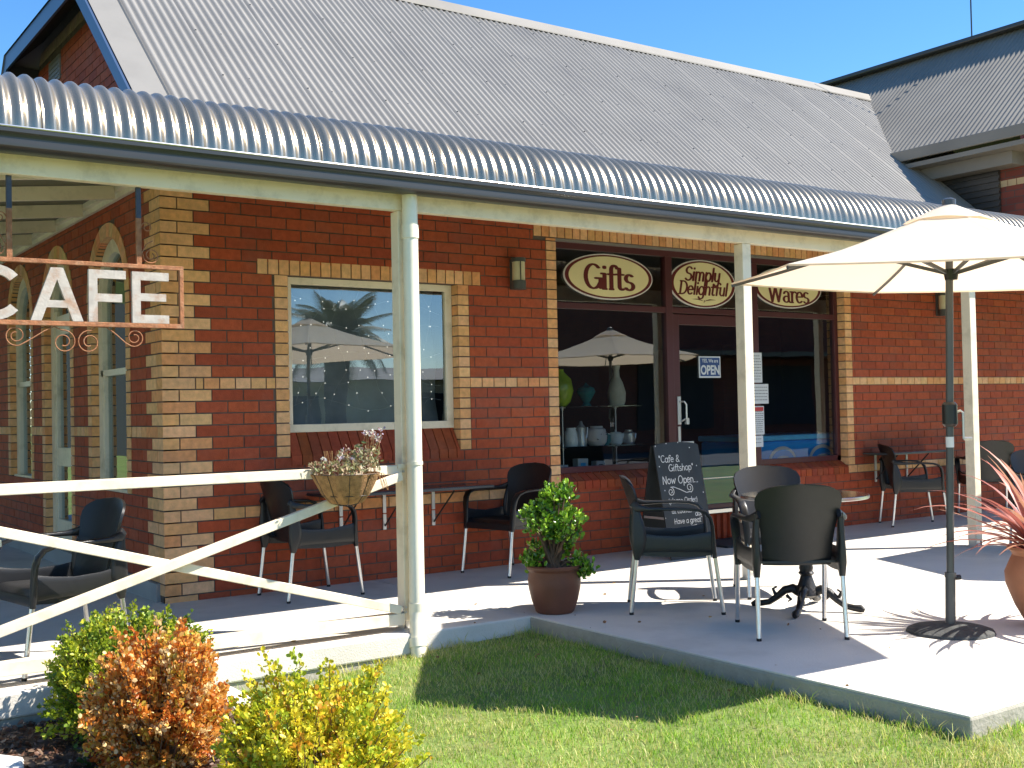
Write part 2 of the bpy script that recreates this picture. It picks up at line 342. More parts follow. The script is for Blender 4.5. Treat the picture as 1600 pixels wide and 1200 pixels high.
def text(mb, t, F, x, y, size, nw, nh, serif=False, shear=0, sp=0, jit=0):
    """F(a,b,d)->xyz on the sign; nib nw x nh (fractions of size)"""
    lay = [0]
    def stroke(pts, w, h):
        nib = [(w/2*math.cos(2*math.pi*k/8), h/2*math.sin(2*math.pi*k/8)) for k in range(8)]
        for (ax, ay), (bx, by) in zip(pts[:-1], pts[1:]):
            P = [(ax+p, ay+q) for p, q in nib]+[(bx+p, by+q) for p, q in nib]
            P.sort(); hull = []
            for side in (P, P[::-1]):
                h0 = []
                for p in side:
                    while len(h0) > 1 and (h0[-1][0]-h0[-2][0])*(p[1]-h0[-2][1])-(h0[-1][1]-h0[-2][1])*(p[0]-h0[-2][0]) <= 0: h0.pop()
                    h0.append(p)
                hull += h0[:-1]
            lay[0] += 1; d = .0015 + (lay[0] % 40)*.00003
            mb.add([F(x+size*(p+shear*q+ox), y+size*q, d) for p, q in hull], [tuple(range(len(hull)))])
    ox = 0
    for c in t:
        wd, st = (GLS if serif and c in GLS else GL)[c]; j = (random.uniform(-1,1)*jit, random.uniform(-1,1)*jit)
        for pts in st: stroke([(p+j[0], q+j[1]) for p, q in pts], nw, nh)
        if serif:
            for p, q in SERIF.get(c, []): stroke([(p-.09, q), (p+.09, q)], nh, nh)
        ox += wd+sp
MBv = MB

# ------------------------------------------------------------------ ground, slab, lawn
def sm(t): t = min(1, max(0, t)); return t*t*(3-2*t)
def gz(x, y):
    h = -.185 + .085*sm((x+.1)/1.6)
    return h + .006*math.sin(x*5.1+1)*math.cos(y*4.3) + .004*math.sin(x*13+y*9)
g = MB()
xs = [-300,-80,-25,-10]+[-6+.2*i for i in range(76)]+[12,20,40,90,300]
ys = [-300,-90,-40,-20,-12]+[-9+.2*i for i in range(40)]+[0,4,12,40,100,300]
g.add([(x, y, gz(x, y) if (-7 < x < 12 and -10 < y < 0) else -.14) for y in ys for x in xs],
      [(j*len(xs)+i, j*len(xs)+i+1, (j+1)*len(xs)+i+1, (j+1)*len(xs)+i) for j in range(len(ys)-1) for i in range(len(xs)-1)])
kind(g.build('lawn_ground', 'lawn', smooth=True, fix=False))
s_ = MB(); s_.prism([(-7,-2.1),(1.655,-2.1),(1.655,8.5),(-7,8.5)], lambda a, b, d: (a, b, d), -.125, 0)
kind(s_.build('verandah_floor', 'conc', bevel=.012))
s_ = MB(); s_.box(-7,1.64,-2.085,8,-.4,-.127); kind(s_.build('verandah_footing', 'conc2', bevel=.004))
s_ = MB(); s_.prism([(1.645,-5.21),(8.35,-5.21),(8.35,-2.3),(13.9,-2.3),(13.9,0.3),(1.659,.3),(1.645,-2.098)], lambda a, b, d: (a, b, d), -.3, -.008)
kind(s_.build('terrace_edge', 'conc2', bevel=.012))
s_ = MB(); s_.prism([(1.650,-5.205),(8.345,-5.205),(8.345,-2.305),(13.895,-2.305),(13.895,0.29),(1.663,.29),(1.650,-2.094)], lambda a, b, d: (a, b, d), -.012, -.001)
kind(s_.build('terrace', 'conc', bevel=.004))
# ------------------------------------------------------------------ brick walls
REDS = [(.42,.082,.030),(.40,.075,.028),(.44,.090,.033),(.38,.072,.029),(.41,.085,.036),(.36,.068,.030)]
CRMS = [(.84,.45,.20),(.87,.49,.23),(.80,.41,.165),(.85,.48,.24),(.78,.35,.14)]
def zk(k): return .045+.086*k
FR = lambda s, z, d: (s, -d, z)           # front wall, d outwards
SD = lambda s, z, d: (-d, s, z)           # side wall (faces -X)
def brick(mb, F, s0, s1, z0, z1, pal, proud=0.):
    c = random.choice(pal); k = random.uniform(.92, 1.06); mb.col = tuple(min(1, q*k*random.uniform(.97, 1.03)) for q in c)
    d = proud + random.uniform(-.0008, .0008)
    a = [F(s, z, dd) for dd in (-.03, d) for s, z in ((s0,z0),(s1,z0),(s1,z1),(s0,z1))]
    mb.add(a, [(4,5,6,7),(0,4,7,3),(1,2,6,5),(0,1,5,4),(3,7,6,2)])
def course(mb, F, c, s0, s1, blocked, pal=REDS, pitch=.24, z0=None, z1=None):
    za = zk(c)+.005 if z0 is None else z0; zb = zk(c+1)-.005 if z1 is None else z1
    off = 0 if c % 2 else .12
    i0 = math.floor((s0-off)/pitch)-1
    for i in range(i0, int((s1-s0)/pitch)+i0+4):
        segs = [(max(s0, off+i*pitch), min(s1, off+(i+1)*pitch))]
        for b0, b1 in blocked:
            n_ = []
            for a, b in segs:
                if b <= b0 or a >= b1: n_.append((a, b))
                else:
                    if a < b0: n_.append((a, b0))
                    if b > b1: n_.append((b1, b))
            segs = n_
        for a, b in segs:
            if b-a > .022: brick(mb, F, a+.005, b-.005, za, zb, pal)
cafe = thing('cafe_building', (5, 3, 0), 'red and cream brick cafe with grey corrugated roof behind the verandah', 'building')
XR = 10.88
fr = MB()
WO = (.965, 2.48); SO = (3.52, 7.41); WQ = (.855, 2.59); SQ = (3.41, 7.52)
for c in range(-1, 35):
    z0 = 0.0 if c == -1 else zk(c); z1 = zk(c+1)
    bl = []
    qn = .24 if c % 2 else .36
    bl.append((0, qn))
    zm = (z0+z1)/2
    if c == -1:
        brick(fr, FR, .0, .235, 0, .04, CRMS, .004)
    elif c % 2: brick(fr, FR, 0, .235, z0+.005, z1-.005, CRMS, .002)
    else:
        brick(fr, FR, 0, .115, z0+.005, z1-.005, CRMS, .002); brick(fr, FR, .125, .355, z0+.005, z1-.005, CRMS, .002)
    if 11 <= c <= 26: bl.append(WQ)
    if c == 27: bl.append((.72, 2.715))
    if c == 28: bl.append((.72, 2.715)) if False else None
    if c >= 7 and c <= 31: bl.append(SQ)
    elif c < 7: bl.append((4.93, 6.12))
    if c == 32: bl.append((3.277, 7.66))
    if c == 17:      # header band
        for a, b in ((.24, .855), (2.59, 3.41), (7.52, XR)):
            bl.append((a, b)); x = a + (.06 if a < 1 else .0)
            if a < 1: brick(fr, FR, a+.005, a+.055, z0+.005, z1-.005, CRMS, .001)
            while x < b-.03:
                e = min(b, x+.12); brick(fr, FR, x+.005, e-.005, z0+.005, z1-.005, CRMS, .001); x = e
    if c == 6:
        for a, b in ((.36, 3.52), (7.41, XR)):
            course(fr, FR, c, a, b, [], CRMS); bl.append((a, b))
    course(fr, FR, c, 0, XR, bl, z0=(0.0 if c == -1 else None))
# cream header columns of the openings and their soldier courses
for c in range(11, 27):
    for a, b in ((.855, .965), (2.48, 2.59)): brick(fr, FR, a+.004, b-.002, zk(c)+.005, zk(c+1)-.005, CRMS, .002)
for c in range(7, 32):
    for a, b in ((3.41, 3.52), (7.41, 7.52)): brick(fr, FR, a+.004, b-.002, zk(c)+.005, zk(c+1)-.005, CRMS, .002)
brick(fr, FR, 3.414, 3.518, zk(32)+.004, 2.82, CRMS, .002)
x = .72
while x < 2.70: brick(fr, FR, x+.005, x+.081, 2.368, 2.478, CRMS, .002); x += .0867
x = 3.277
while x < 7.62: brick(fr, FR, x+.005, x+.081, 2.832, 2.942, CRMS, .002); x += .0867
# red fill above the window soldiers (courses are cut by them)
for a, b in ((.72, 2.715),): course(fr, FR, 28, a, b, [], z0=2.487)
# reveals: returns of the openings, brick by brick
for c in range(11, 27):
    fr.col = random.choice(CRMS)
    fr.add([(2.48,-.001,zk(c)+.005),(2.48,.11,zk(c)+.005),(2.48,.11,zk(c+1)-.005),(2.48,-.001,zk(c+1)-.005)], [(0,1,2,3)])
    fr.add([(.965,-.001,zk(c)+.005),(.965,.11,zk(c)+.005),(.965,.11,zk(c+1)-.005),(.965,-.001,zk(c+1)-.005)], [(0,1,2,3)])
for c in range(0, 32):
    fr.col = random.choice(CRMS if c > 6 else REDS)
    for X in (3.52, 7.41): fr.add([(X,-.001,zk(c)+.005),(X,.11,zk(c)+.005),(X,.11,zk(c+1)-.005),(X,-.001,zk(c+1)-.005)], [(0,1,2,3)])
# sloping red brick sills (bricks on edge)
def sill(xa, xb, zb, zf, yb=.105, yf=-.012):
    x = xa
    while x < xb-.02:
        e = min(xb, x+.0865); fr.col = tuple(q*random.uniform(.75, 1) for q in random.choice(REDS))
        fr.add([(x+.004,yf,zf),(e-.004,yf,zf),(e-.004,yb,zb),(x+.004,yb,zb),(x+.004,yf,zf-.07),(e-.004,yf,zf-.07),(e-.004,.05,zf-.07),(x+.004,.05,zf-.07)],
               [(0,1,2,3),(4,5,1,0),(0,3,7,4),(1,5,6,2)]); x = e
sill(.97, 2.475, 1.19, 1.0); sill(3.525, 4.93, .735, .665); sill(6.12, 7.405, .70, .63)
# door step, riser of bricks on end
x = 4.93
while x < 6.1:
    e = min(6.12, x+.0865); brick(fr, FR, x+.004, e-.004, .012, .255, REDS, -.06); x = e
# plain brick continuing at the side wall
ARCH = [(.852, 1.812), (2.489, 3.42), (3.995, 4.925)]; SPZ = [2.29, 2.33, 2.33]
for c in range(-1, 36):
    z0 = 0.0 if c == -1 else zk(c); z1 = zk(c+1); zm = (z0+z1)/2
    qs = .36 if c % 2 else .24
    if c >= 0:
        brick(fr, SD, 0, .115 if c % 2 else .235, z0+.005, z1-.005, CRMS, .002)
        if c % 2: brick(fr, SD, .125, .355, z0+.005, z1-.005, CRMS, .002)
    bl = [(0, qs)]
    for i, (a, b) in enumerate(ARCH):
        c0 = (a+b)/2; ro = (b-a)/2+.115
        if zm < SPZ[i]:
            low = (i != 1 and zm < .74)
            if not low:
                bl.append((a-.11, b+.11))
                for p, q in ((a-.11, a), (b, b+.11)): brick(fr, SD, p+.004, q-.002, z0+.005, z1-.005, CRMS, .002)
                if c >= 0:
                    fr.col = random.choice(CRMS)
                    for Y in (a, b): fr.add([(-.001,Y,z0+.005),(.11,Y,z0+.005),(.11,Y,z1-.005),(-.001,Y,z1-.005)], [(0,1,2,3)])
        elif zm < SPZ[i]+ro:
            h = math.sqrt(max(0, ro*ro-(zm-SPZ[i])**2)); bl.append((c0-h, c0+h))
    if c == 13:
        for a, b in ((.36, .742), (1.922, 2.379), (3.53, 3.885), (5.035, 7.5)):
            bl.append((a, b)); x = a
            while x < b-.03: e = min(b, x+.12); brick(fr, SD, x+.005, e-.005, z0+.005, z1-.005, CRMS, .001); x = e
    course(fr, SD, c, 0, 7.6, bl, z0=(0.0 if c == -1 else None))
for i, (a, b) in enumerate(ARCH):       # voussoirs
    c0 = (a+b)/2; ri = (b-a)/2; n = int(math.pi*ri/.082)
    for k in range(n):
        a0, a1 = math.pi*k/n+.004, math.pi*(k+1)/n-.004; fr.col = tuple(q*random.uniform(.85,1.08) for q in random.choice(CRMS))
        P = [(c0+rr*math.cos(t), SPZ[i]+rr*math.sin(t)) for rr, t in ((ri,a0),(ri+.11,a0),(ri+.11,a1),(ri,a1))]
        fr.add([SD(s, z, d) for d in (-.105, .003) for s, z in P], [(4,5,6,7),(0,1,5,4),(1,2,6,5),(2,3,7,6),(3,0,4,7)])
# upper wall under the clipped gable, set back .3
UP = lambda s, z, d: (.3-d, s, z)
def yroof(z): return (z-3.246)/.887
for c in range(35, 60):
    z0, z1 = zk(c), zk(c+1)
    if z1 > 5.08: break
    course(fr, UP, c, yroof(z1)+.04, 7.0, [(3.9, 4.34)] if 4.74 < z0 < 4.99 else [])
x = yroof(5.09)
while x < 5.2: brick(fr, UP, x+.005, x+.081, 5.09, 5.2, [(.46,.33,.2),(.42,.3,.2)], .002); x += .0865
fr.build('brickwork', 'brick', cafe, fix=False)
mo = MB()
def slabwall(F, s0, s1, z0, z1): 
    P = [F(s, z, d) for d in (-.10, -.006) for s, z in ((s0,z0),(s1,z0),(s1,z1),(s0,z1))]
    mo.add(P, [(3,2,1,0),(4,5,6,7),(0,1,5,4),(1,2,6,5),(2,3,7,6),(3,0,4,7)])
slabwall(FR, 0, .962, 0, 3.15); slabwall(FR, .962, 2.483, 0, .99); slabwall(FR, .962, 2.483, 2.366, 3.15); slabwall(FR, 2.483, 3.517, 0, 3.15)
slabwall(FR, 3.517, 4.93, 0, .655); slabwall(FR, 6.12, 7.413, 0, .62); slabwall(FR, 3.517, 7.413, 2.826, 3.15); slabwall(FR, 7.413, XR, 0, 3.15)
ys_ = [(.0,.855)]+[]
ed = [.006]+[q for a in ARCH for q in (a[0]-.003, a[1]+.003)]+[7.6]
for k in range(0, len(ed), 2): slabwall(SD, ed[k] if k else .1, ed[k+1], 0, 3.15)
slabwall(SD, ARCH[0][0], ARCH[0][1], 0, .72); slabwall(SD, ARCH[2][0], ARCH[2][1], 0, .72)
for i, (a, b) in enumerate(ARCH):      # wall above the arches
    c0 = (a+b)/2; ri = (b-a)/2+.004; n = 28
    for k in range(n):
        s0, s1 = a+(b-a)*k/n, a+(b-a)*(k+1)/n
        z0 = SPZ[i]+math.sqrt(max(0, ri*ri-((s0+s1)/2-c0)**2)); slabwall(SD, s0, s1, z0, 3.15)
mo.prism([(yroof(3.1)+.09, 3.1),(yroof(5.2)+.09, 5.2),(5.6, 5.2),(7.2, 3.1)], UP, -.1, -.006)
mo.box(0.006,.1,.006,.1,0,3.15)
mo.build('mortar_joints', 'mortar', cafe)
p_ = MB(); p_.add([(-.03,.10,0),(-.03,7.6,0),(-.03,7.6,.15),(-.03,.10,.13),(.0,.10,0),(0,7.6,0),(0,7.6,.15),(0,.1,.13)],[(0,1,2,3),(3,2,6,7),(0,3,7,4)])
p_.build('plinth', 'plinth', cafe)
v_ = MB(); v_.box(.285,.31,3.90,4.34,4.74,4.99)
for k in range(5): v_.box(.278,.29,3.93,4.31,4.77+k*.045,4.79+k*.045)
v_.build('vent', 'flash', cafe)
# ------------------------------------------------------------------ roofs
def corr(s, amp=.0105, pitch=.076): return amp*math.sin(2*math.pi*s/pitch)
rf = MB(); SL = math.atan(.887); nx_, nz_ = -math.sin(SL), math.cos(SL)
Y0, YR = -.16, 3.09; XE = 12.3; rows = 5
x = 0.0; sh = 0
while x < XE:
    w = min(.76, XE-x)+.05; n = int(w/.0095)
    def F(u, v, x=x, w=w):
        X = x+u*w; yt = min(YR, 2.146+max(0, X)) if X < .944 else YR
        y = Y0+(yt-Y0)*v; h = corr(X)+.013*u+.001
        return (X, y+nx_*h, 3.246+.887*y+nz_*h)
    rf.grid(F, n, 1); x += .76; sh += 1
ro_ = MB()                                   # hip and rear slopes
ro_.add([(-.05,2.1,5.16),(-.05,4.82,5.16),(.94,3.84,5.99),(.94,3.09,5.99)], [(0,3,2,1)])
ro_.add([(.94,3.09,5.985),(12.6,3.09,5.985),(12.6,3.6,5.985),(.94,3.84,5.985)], [(0,1,2,3)])
ro_.add([(-.05,4.82,5.16),(.94,3.84,5.985),(12.6,3.84,5.985),(12.6,7.6,3.1),(-.05,6.7,3.1)], [(0,1,2,3,4)])
ro_.build('rear_roof', 'roof', cafe, fix=False)
sc = rf; rf.mi = 1
for r_ in range(5):
    y = .35+r_*.62
    for i in range(0, int(11.6/.076), 1):
        X = .019+i*.076
        if i % 10 not in (1, 4, 7): continue
        if y > min(YR, 2.146+X) or X < .5: continue
        h = .009; c = (X, y+nx_*h, 3.246+.887*y+nz_*h); n_ = Vector((0, nx_, nz_))
        sc.tube([Vector(c), Vector(c)+n_*.008], .0075, 6)
roofo = rf.build('corrugated_roof', ['roof', 'slate'], cafe, smooth=True, fix=False)
fl = MB()                                     # verge flashing, ridge cap
def onr(X, y, h): return (X, y+nx_*h, 3.246+.887*y+nz_*h)
fl.add([onr(-.01,.0,.02),onr(.25,.0,.024),onr(.25,2.36,.024),onr(-.01,2.12,.02)], [(0,1,2,3)])
fl.add([onr(.25,.0,.024),onr(.262,.0,.036),onr(.262,2.36,.036),onr(.25,2.36,.024)], [(0,1,2,3)])
fl.add([onr(.262,.0,.036),onr(.275,.0,.012),onr(.275,2.38,.012),onr(.262,2.36,.036)], [(0,1,2,3)])
fl.build('verge_flashing', 'flash', cafe, solid=.002)
rc = MB()
pr_ = [(-.16,.022),(-.145,.032),(-.03,.03)]
P0 = [onr(0, YR-.15, .02), onr(0, YR-.14, .032), onr(0, YR-.02, .034)]
q = [(p[1], p[2]) for p in P0]+[(YR,6.035),(YR+.05,6.035),(YR+.18,5.96)]
rc.grid(lambda u, v: (.9+v*11.6, q[round(u*5)][0], q[round(u*5)][1]), 5, 4)
rc.build('ridge_cap', 'roofdark', cafe, solid=.003)
bg = MB()
bg.prism([(-.25, 3.246-.887*.25-.11),(2.14, 3.246+.887*2.14-.15),(2.14, 3.246+.887*2.14+.015),(-.25, 3.246-.887*.25+.015)], lambda a, b, d: (d, a, b), -.035, -.012)
bg.prism([(2.14,5.0),(4.80,5.0),(4.80,5.165),(2.14,5.165)], lambda a, b, d: (d, a, b), -.036, -.013)
bg.prism([(4.80,5.0),(6.6,3.1),(6.7,3.25),(4.8,5.165)], lambda a, b, d: (d, a, b), -.035, -.012)
bg.build('barge_board', 'barge', cafe)
sf = MB()
sf.prism([(-.2, 3.03),(2.16, 5.10),(2.16,5.13),(-.2,3.06)], lambda a, b, d: (d, a, b), -.01, .3)
sf.add([(-.012,2.1,5.03),(-.012,4.85,5.03),(.3,4.85,5.3),(.3,2.1,5.3)], [(0,1,2,3)])
sf.add([(-.012,4.8,5.05),(-.012,6.7,3.05),(.3,6.7,3.05),(.3,4.8,5.05)], [(0,1,2,3)])
sf.build('soffit', 'dark', cafe)
# interior of the shop: a closed dim room
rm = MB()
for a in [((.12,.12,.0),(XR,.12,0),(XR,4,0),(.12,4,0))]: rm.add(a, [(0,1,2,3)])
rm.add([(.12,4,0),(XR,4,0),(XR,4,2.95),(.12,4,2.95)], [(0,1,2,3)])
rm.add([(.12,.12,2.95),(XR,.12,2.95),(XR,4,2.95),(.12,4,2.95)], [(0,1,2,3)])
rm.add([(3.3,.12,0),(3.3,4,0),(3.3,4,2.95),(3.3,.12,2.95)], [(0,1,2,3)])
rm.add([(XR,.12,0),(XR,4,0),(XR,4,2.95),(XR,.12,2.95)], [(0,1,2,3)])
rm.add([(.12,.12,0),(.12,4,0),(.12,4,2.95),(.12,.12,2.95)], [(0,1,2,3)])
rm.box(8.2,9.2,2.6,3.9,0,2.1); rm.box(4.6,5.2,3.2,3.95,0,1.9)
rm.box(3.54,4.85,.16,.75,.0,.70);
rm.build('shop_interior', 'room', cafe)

# left window
w = MB(); wy0, wy1 = .085, .135
w.box(.968,2.477,wy0,wy1,1.175,1.235); w.box(.968,2.477,wy0,wy1,2.312,2.365); w.box(.968,1.03,wy0,wy1,1.235,2.312); w.box(2.41,2.477,wy0,wy1,1.235,2.312)
win = w.build('window', 'cream', cafe, bevel=.003)
gl = MB(); gl.add([(1.03,.11,1.235),(2.41,.11,1.235),(2.41,.11,2.312),(1.03,.11,2.312)], [(0,1,2,3)]); gl.build('pane', 'glass', win, fix=False)
# shopfront
f = MB()
f.box(3.523,7.407,.09,.15,2.755,2.822)                     # head
f.box(3.523,3.575,.09,.15,.735,2.755); f.box(7.345,7.405,.09,.15,.70,2.755)
f.box(4.90,4.985,.085,.155,.255,2.755); f.box(6.08,6.165,.085,.155,.255,2.755)
f.box(3.575,4.90,.09,.15,2.215,2.27); f.box(4.985,6.08,.09,.15,2.215,2.27); f.box(6.165,7.345,.09,.15,2.215,2.27)
f.box(3.523,4.90,.09,.15,.735,.79); f.box(6.165,7.405,.09,.15,.70,.755)
sfo = f.build('shopfront_frame', 'maroon', cafe, bevel=.003)
lt = MB(); lt.box(3.523,7.407,.02,.10,2.812,2.828); lt.build('lintel', 'flash', cafe)
gl = MB()
for a, b, c, d in ((3.575,4.90,.79,2.215),(3.575,4.90,2.27,2.755),(4.985,6.08,2.27,2.755),(6.165,7.345,2.27,2.755),(6.165,7.345,.755,2.215)):
    gl = MB(); gl.add([(a,.12,c),(b,.12,c),(b,.12,d),(a,.12,d)], [(0,1,2,3)]); gl.build('pane', 'glass2', sfo, fix=False)
dr = MB()
dr.box(4.99,5.07,.095,.14,.30,2.205); dr.box(6.0,6.075,.095,.14,.30,2.205); dr.box(5.07,6.0,.095,.14,2.105,2.205); dr.box(5.07,6.0,.095,.14,.30,.345)
dro = dr.build('door', 'maroon', cafe, bevel=.003)
q = MB(); q.add([(5.07,.118,.345),(6.0,.118,.345),(6.0,.118,2.105),(5.07,.118,2.105)], [(0,1,2,3)]); q.build('pane', 'glass2', dro, fix=False)
q = MB(); q.box(5.07,6.0,.108,.113,.595,.605); q.build('mid_rail', 'chrome', dro)
q = MB(); q.box(5.02,5.062,.083,.094,1.14,1.41); q.tube([(5.045,.08,1.36),(5.06,.035,1.36),(5.085,.035,1.33),(5.085,.035,1.2),(5.06,.08,1.17)], .009); q.box(5.1,5.135,.05,.08,1.14,1.2)
q.box(5.02,5.05,.083,.094,.93,1.12); q.box(5.05,5.19,.05,.075,.95,.975)
q.build('handle', 'chrome', dro, bevel=.002)
q = MB(); q.box(4.985,6.08,.05,.16,.262,.296); q.build('threshold', 'alu', cafe)
q = MB(); q.box(4.93,6.12,.062,.3,.02,.26); q.build('door_step', 'brick', cafe)

# arched windows and door in the side wall
def archpts(c0, r, zs, zb, n=16): return [(c0-r, zb)]+[(c0-r*math.cos(math.pi*k/n), zs+r*math.sin(math.pi*k/n)) for k in range(n+1)]+[(c0+r, zb)]
def archframe(mb, a, b, zs, zb, t, d0, d1):
    c0 = (a+b)/2; ro, ri = (b-a)/2-.002, (b-a)/2-t
    O, I = archpts(c0, ro, zs, zb), archpts(c0, ri, zs, zb)
    for k in range(len(O)-1):
        mb.add([SD(p[0], p[1], d) for d in (d0, d1) for p in (O[k], O[k+1], I[k+1], I[k])], [(0,1,2,3),(4,7,6,5),(0,4,5,1),(3,2,6,7),(0,3,7,4),(1,5,6,2)])
for i, (a, b) in enumerate(ARCH):
    mb = MB(); zb = .72 if i != 1 else .02
    archframe(mb, a, b, SPZ[i], zb, .12, -.12, -.06)
    if i != 1:
        mb.box(.06,.13,a+.07,b-.07,1.66,1.71); mb.box(.03,.13,a,b,.70,.75); mb.box(.07,.12,a+.07,a+.13,.75,1.66); mb.box(.07,.12,b-.13,b-.07,.75,1.66)
        o = mb.build('arched_window', 'cream', cafe); 
    else:
        mb.box(.075,.12,a+.07,a+.17,.02,2.33); mb.box(.075,.12,b-.17,b-.07,.02,2.33); mb.box(.075,.12,a+.17,b-.17,.88,1.05); mb.box(.075,.12,a+.17,b-.17,.02,.38); mb.box(.075,.12,a+.17,b-.17,2.1,2.28)
        o = mb.build('arched_door', 'cream', cafe)
    q = MB(); q.prism(archpts((a+b)/2, (b-a)/2-.06, SPZ[i], zb), SD, -.105, -.1); q.build('pane', 'glass3', o)

# ------------------------------------------------------------------ verandah
ver = thing('verandah', (1, -1.95, 0), 'cream timber verandah with curved shiny corrugated steel roof over the cafe front', 'verandah')
XL, XV = -3.6, 13.9; yc, zc, rad = -1.738, 2.735, .352  # roof carried on past the view at both ends to shade the walls
prof = [(yc-rad-.0, 2.655)]+[(yc-rad*math.cos(R(a)), zc+rad*math.sin(R(a))) for a in range(0, 91, 6)]+[(-1.2, 3.14),(-.1, 3.17)]
bn = MB(); x = XL
while x < XV:
    w_ = min(.76, XV-x)+.05; n = int(w_/.0095)
    def F(u, v, x=x, w_=w_):
        i = round(v*(len(prof)-1)); y, z = prof[i]; y0, z0 = prof[max(0,i-1)]; y1, z1 = prof[min(len(prof)-1,i+1)]
        t = math.hypot(y1-y0, z1-z0); ny, nz = -(z1-z0)/t, (y1-y0)/t
        X = x+u*w_; h = corr(X+.02, .0115)+.005*u+.001
        return (X, y+ny*h, z+nz*h)
    bn.grid(F, n, len(prof)-1); x += .76
bn.build('bullnose_roof', 'bull', ver, smooth=True, fix=False)
x = XL+.76
while x < XV-.1:
    h_ = corr(x+.05+.02, .0115)+.006
    q = MB(); P = []
    for y, z in prof[1:16]:
        a = math.atan2(z-zc, yc-y); P.append((x+.052, y-math.cos(a)*h_, z+math.sin(a)*h_))
    q.tube(P, .0028, 5); q.build('lap_seam', 'dark', ver); x += .76
gt = MB()                                   # gutter: rolled lip, curved face
gp = [(-2.085,2.765),(-2.20,2.765),(-2.212,2.757),(-2.212,2.735),(-2.20,2.722),(-2.196,2.70),(-2.20,2.68),(-2.198,2.655),(-2.18,2.64),(-2.06,2.64),(-2.06,2.66),(-2.17,2.66),(-2.17,2.74),(-2.085,2.745)]
gt.prism([(a, 2.62+(b-2.64)*.816) for a, b in gp], lambda a, b, d: (d, a, b), XL, XV)
gt.build('gutter', 'slate', ver, smooth=True)
q = MB(); q.tube([(XL,-2.207,2.724),(XV,-2.207,2.724)], .0055, 6); q.build('gutter_lip', 'alu', ver)
bm_ = MB(); bm_.box(XL,XV,-2.0,-1.94,2.535,2.70); bm_.build('beam', 'cream', ver, bevel=.004)
q = MB(); q.box(XL,XV,-2.055,-2.004,2.655,2.72); q.build('fascia', 'cream', ver)
for px_ in (-2.05, .84, 3.81, 6.70, 9.6, 12.5):
    q = MB(); q.box(px_-.045,px_+.045,-1.995,-1.905,.055,2.534); o = q.build('post', 'cream', ver, bevel=.005)
    q = MB(); q.box(px_-.06,px_+.06,-2.0,-1.9,-.0,.012); q.box(px_-.052,px_-.046,-1.985,-1.915,0,.14); q.box(px_+.046,px_+.052,-1.985,-1.915,0,.14); q.box(px_-.03,px_+.03,-1.98,-1.92,.012,.056)
    q.build('post_stirrup', 'chrome', o)
sv = MB()                                    # side verandah roof and rafters, widened out of view to darken the wall; wall plate
sv.add([(-3.6,-.9,2.72),(.0,-.9,3.09),(.0,8,3.09),(-3.6,8,2.72)], [(0,1,2,3)])
sv.build('side_roof_sheet', 'slate', ver)
for y in (-1.0,-.1,.8,1.7,2.6,3.5,4.4,5.3):
    q = MB(); q.bar((-3.55,y,2.66),(-.09,y,3.03),.05,.10,side=(0,1,0)); q.build('rafter', 'cream', ver)
for y in (-1.5,-.9):
    pass
q = MB(); q.box(-.045,-.012,.0,7.6,3.0,3.10); q.box(-.09,-.045,.0,7.6,3.04,3.13); q.build('wall_plate', 'cream', ver)
ce = MB(); ce.add([(0,-1.94,2.98),(XR,-1.94,2.98),(XR,-.02,3.08),(0,-.02,3.08)], [(0,1,2,3)]); ce.build('roof_lining', 'slate', ver)
q = MB()                                     # downpipe with collars
cx_, cy_ = .845, -2.055
pth = [(cx_,cy_,2.70),(cx_,cy_,.14),(cx_-.01,cy_-.015,.06),(cx_-.035,cy_-.06,-.05),(cx_-.04,cy_-.075,-.1),(cx_-.042,cy_-.08,-.22)]
q.tube(pth, .047, 20); q.tube([(cx_,cy_,2.685),(cx_,cy_,2.70)], .058, 20); q.tube([(cx_,cy_,2.36),(cx_,cy_,2.44)], .052, 20); q.tube([(cx_,cy_,.10),(cx_,cy_,.17)], .052, 20)
q.tube([(cx_-.033,cy_-.052,-.03),(cx_-.037,cy_-.068,-.08)], .053, 20); q.tube([(cx_,cy_,.995),(cx_,cy_,1.015)], .051, 20)
q.build('downpipe', 'creampipe', ver, smooth=True)
q = MB(); q.box(cx_-.09,cx_+.02,-2.01,-1.997,.975,1.0); q.build('pipe_bracket', 'cream', ver)
# railing
ra = thing('railing', (-.6, -1.97, 0), 'cream timber crossed-brace railing along the left of the verandah', 'railing')
def rail(name, a, b, w, h): 
    q = MB(); q.bar(a, b, w, h, side=(0,1,0)); return q.build(name, 'cream', ra, bevel=.004)
rail('top_rail', (-2.0,-1.965,.972), (.792,-1.965,.967), .075, .054)
rail('bottom_rail', (-2.0,-1.965,.1), (.792,-1.965,.07), .07, .07)
rail('brace', (-2.0,-1.985,.92), (.77,-1.985,.125), .035, .052)
rail('brace', (-2.0,-2.022,.135), (.77,-2.022,.93), .035, .052)
rail('foot_block', (-.62,-1.965,0), (-.62,-1.965,.07), .07, .07)
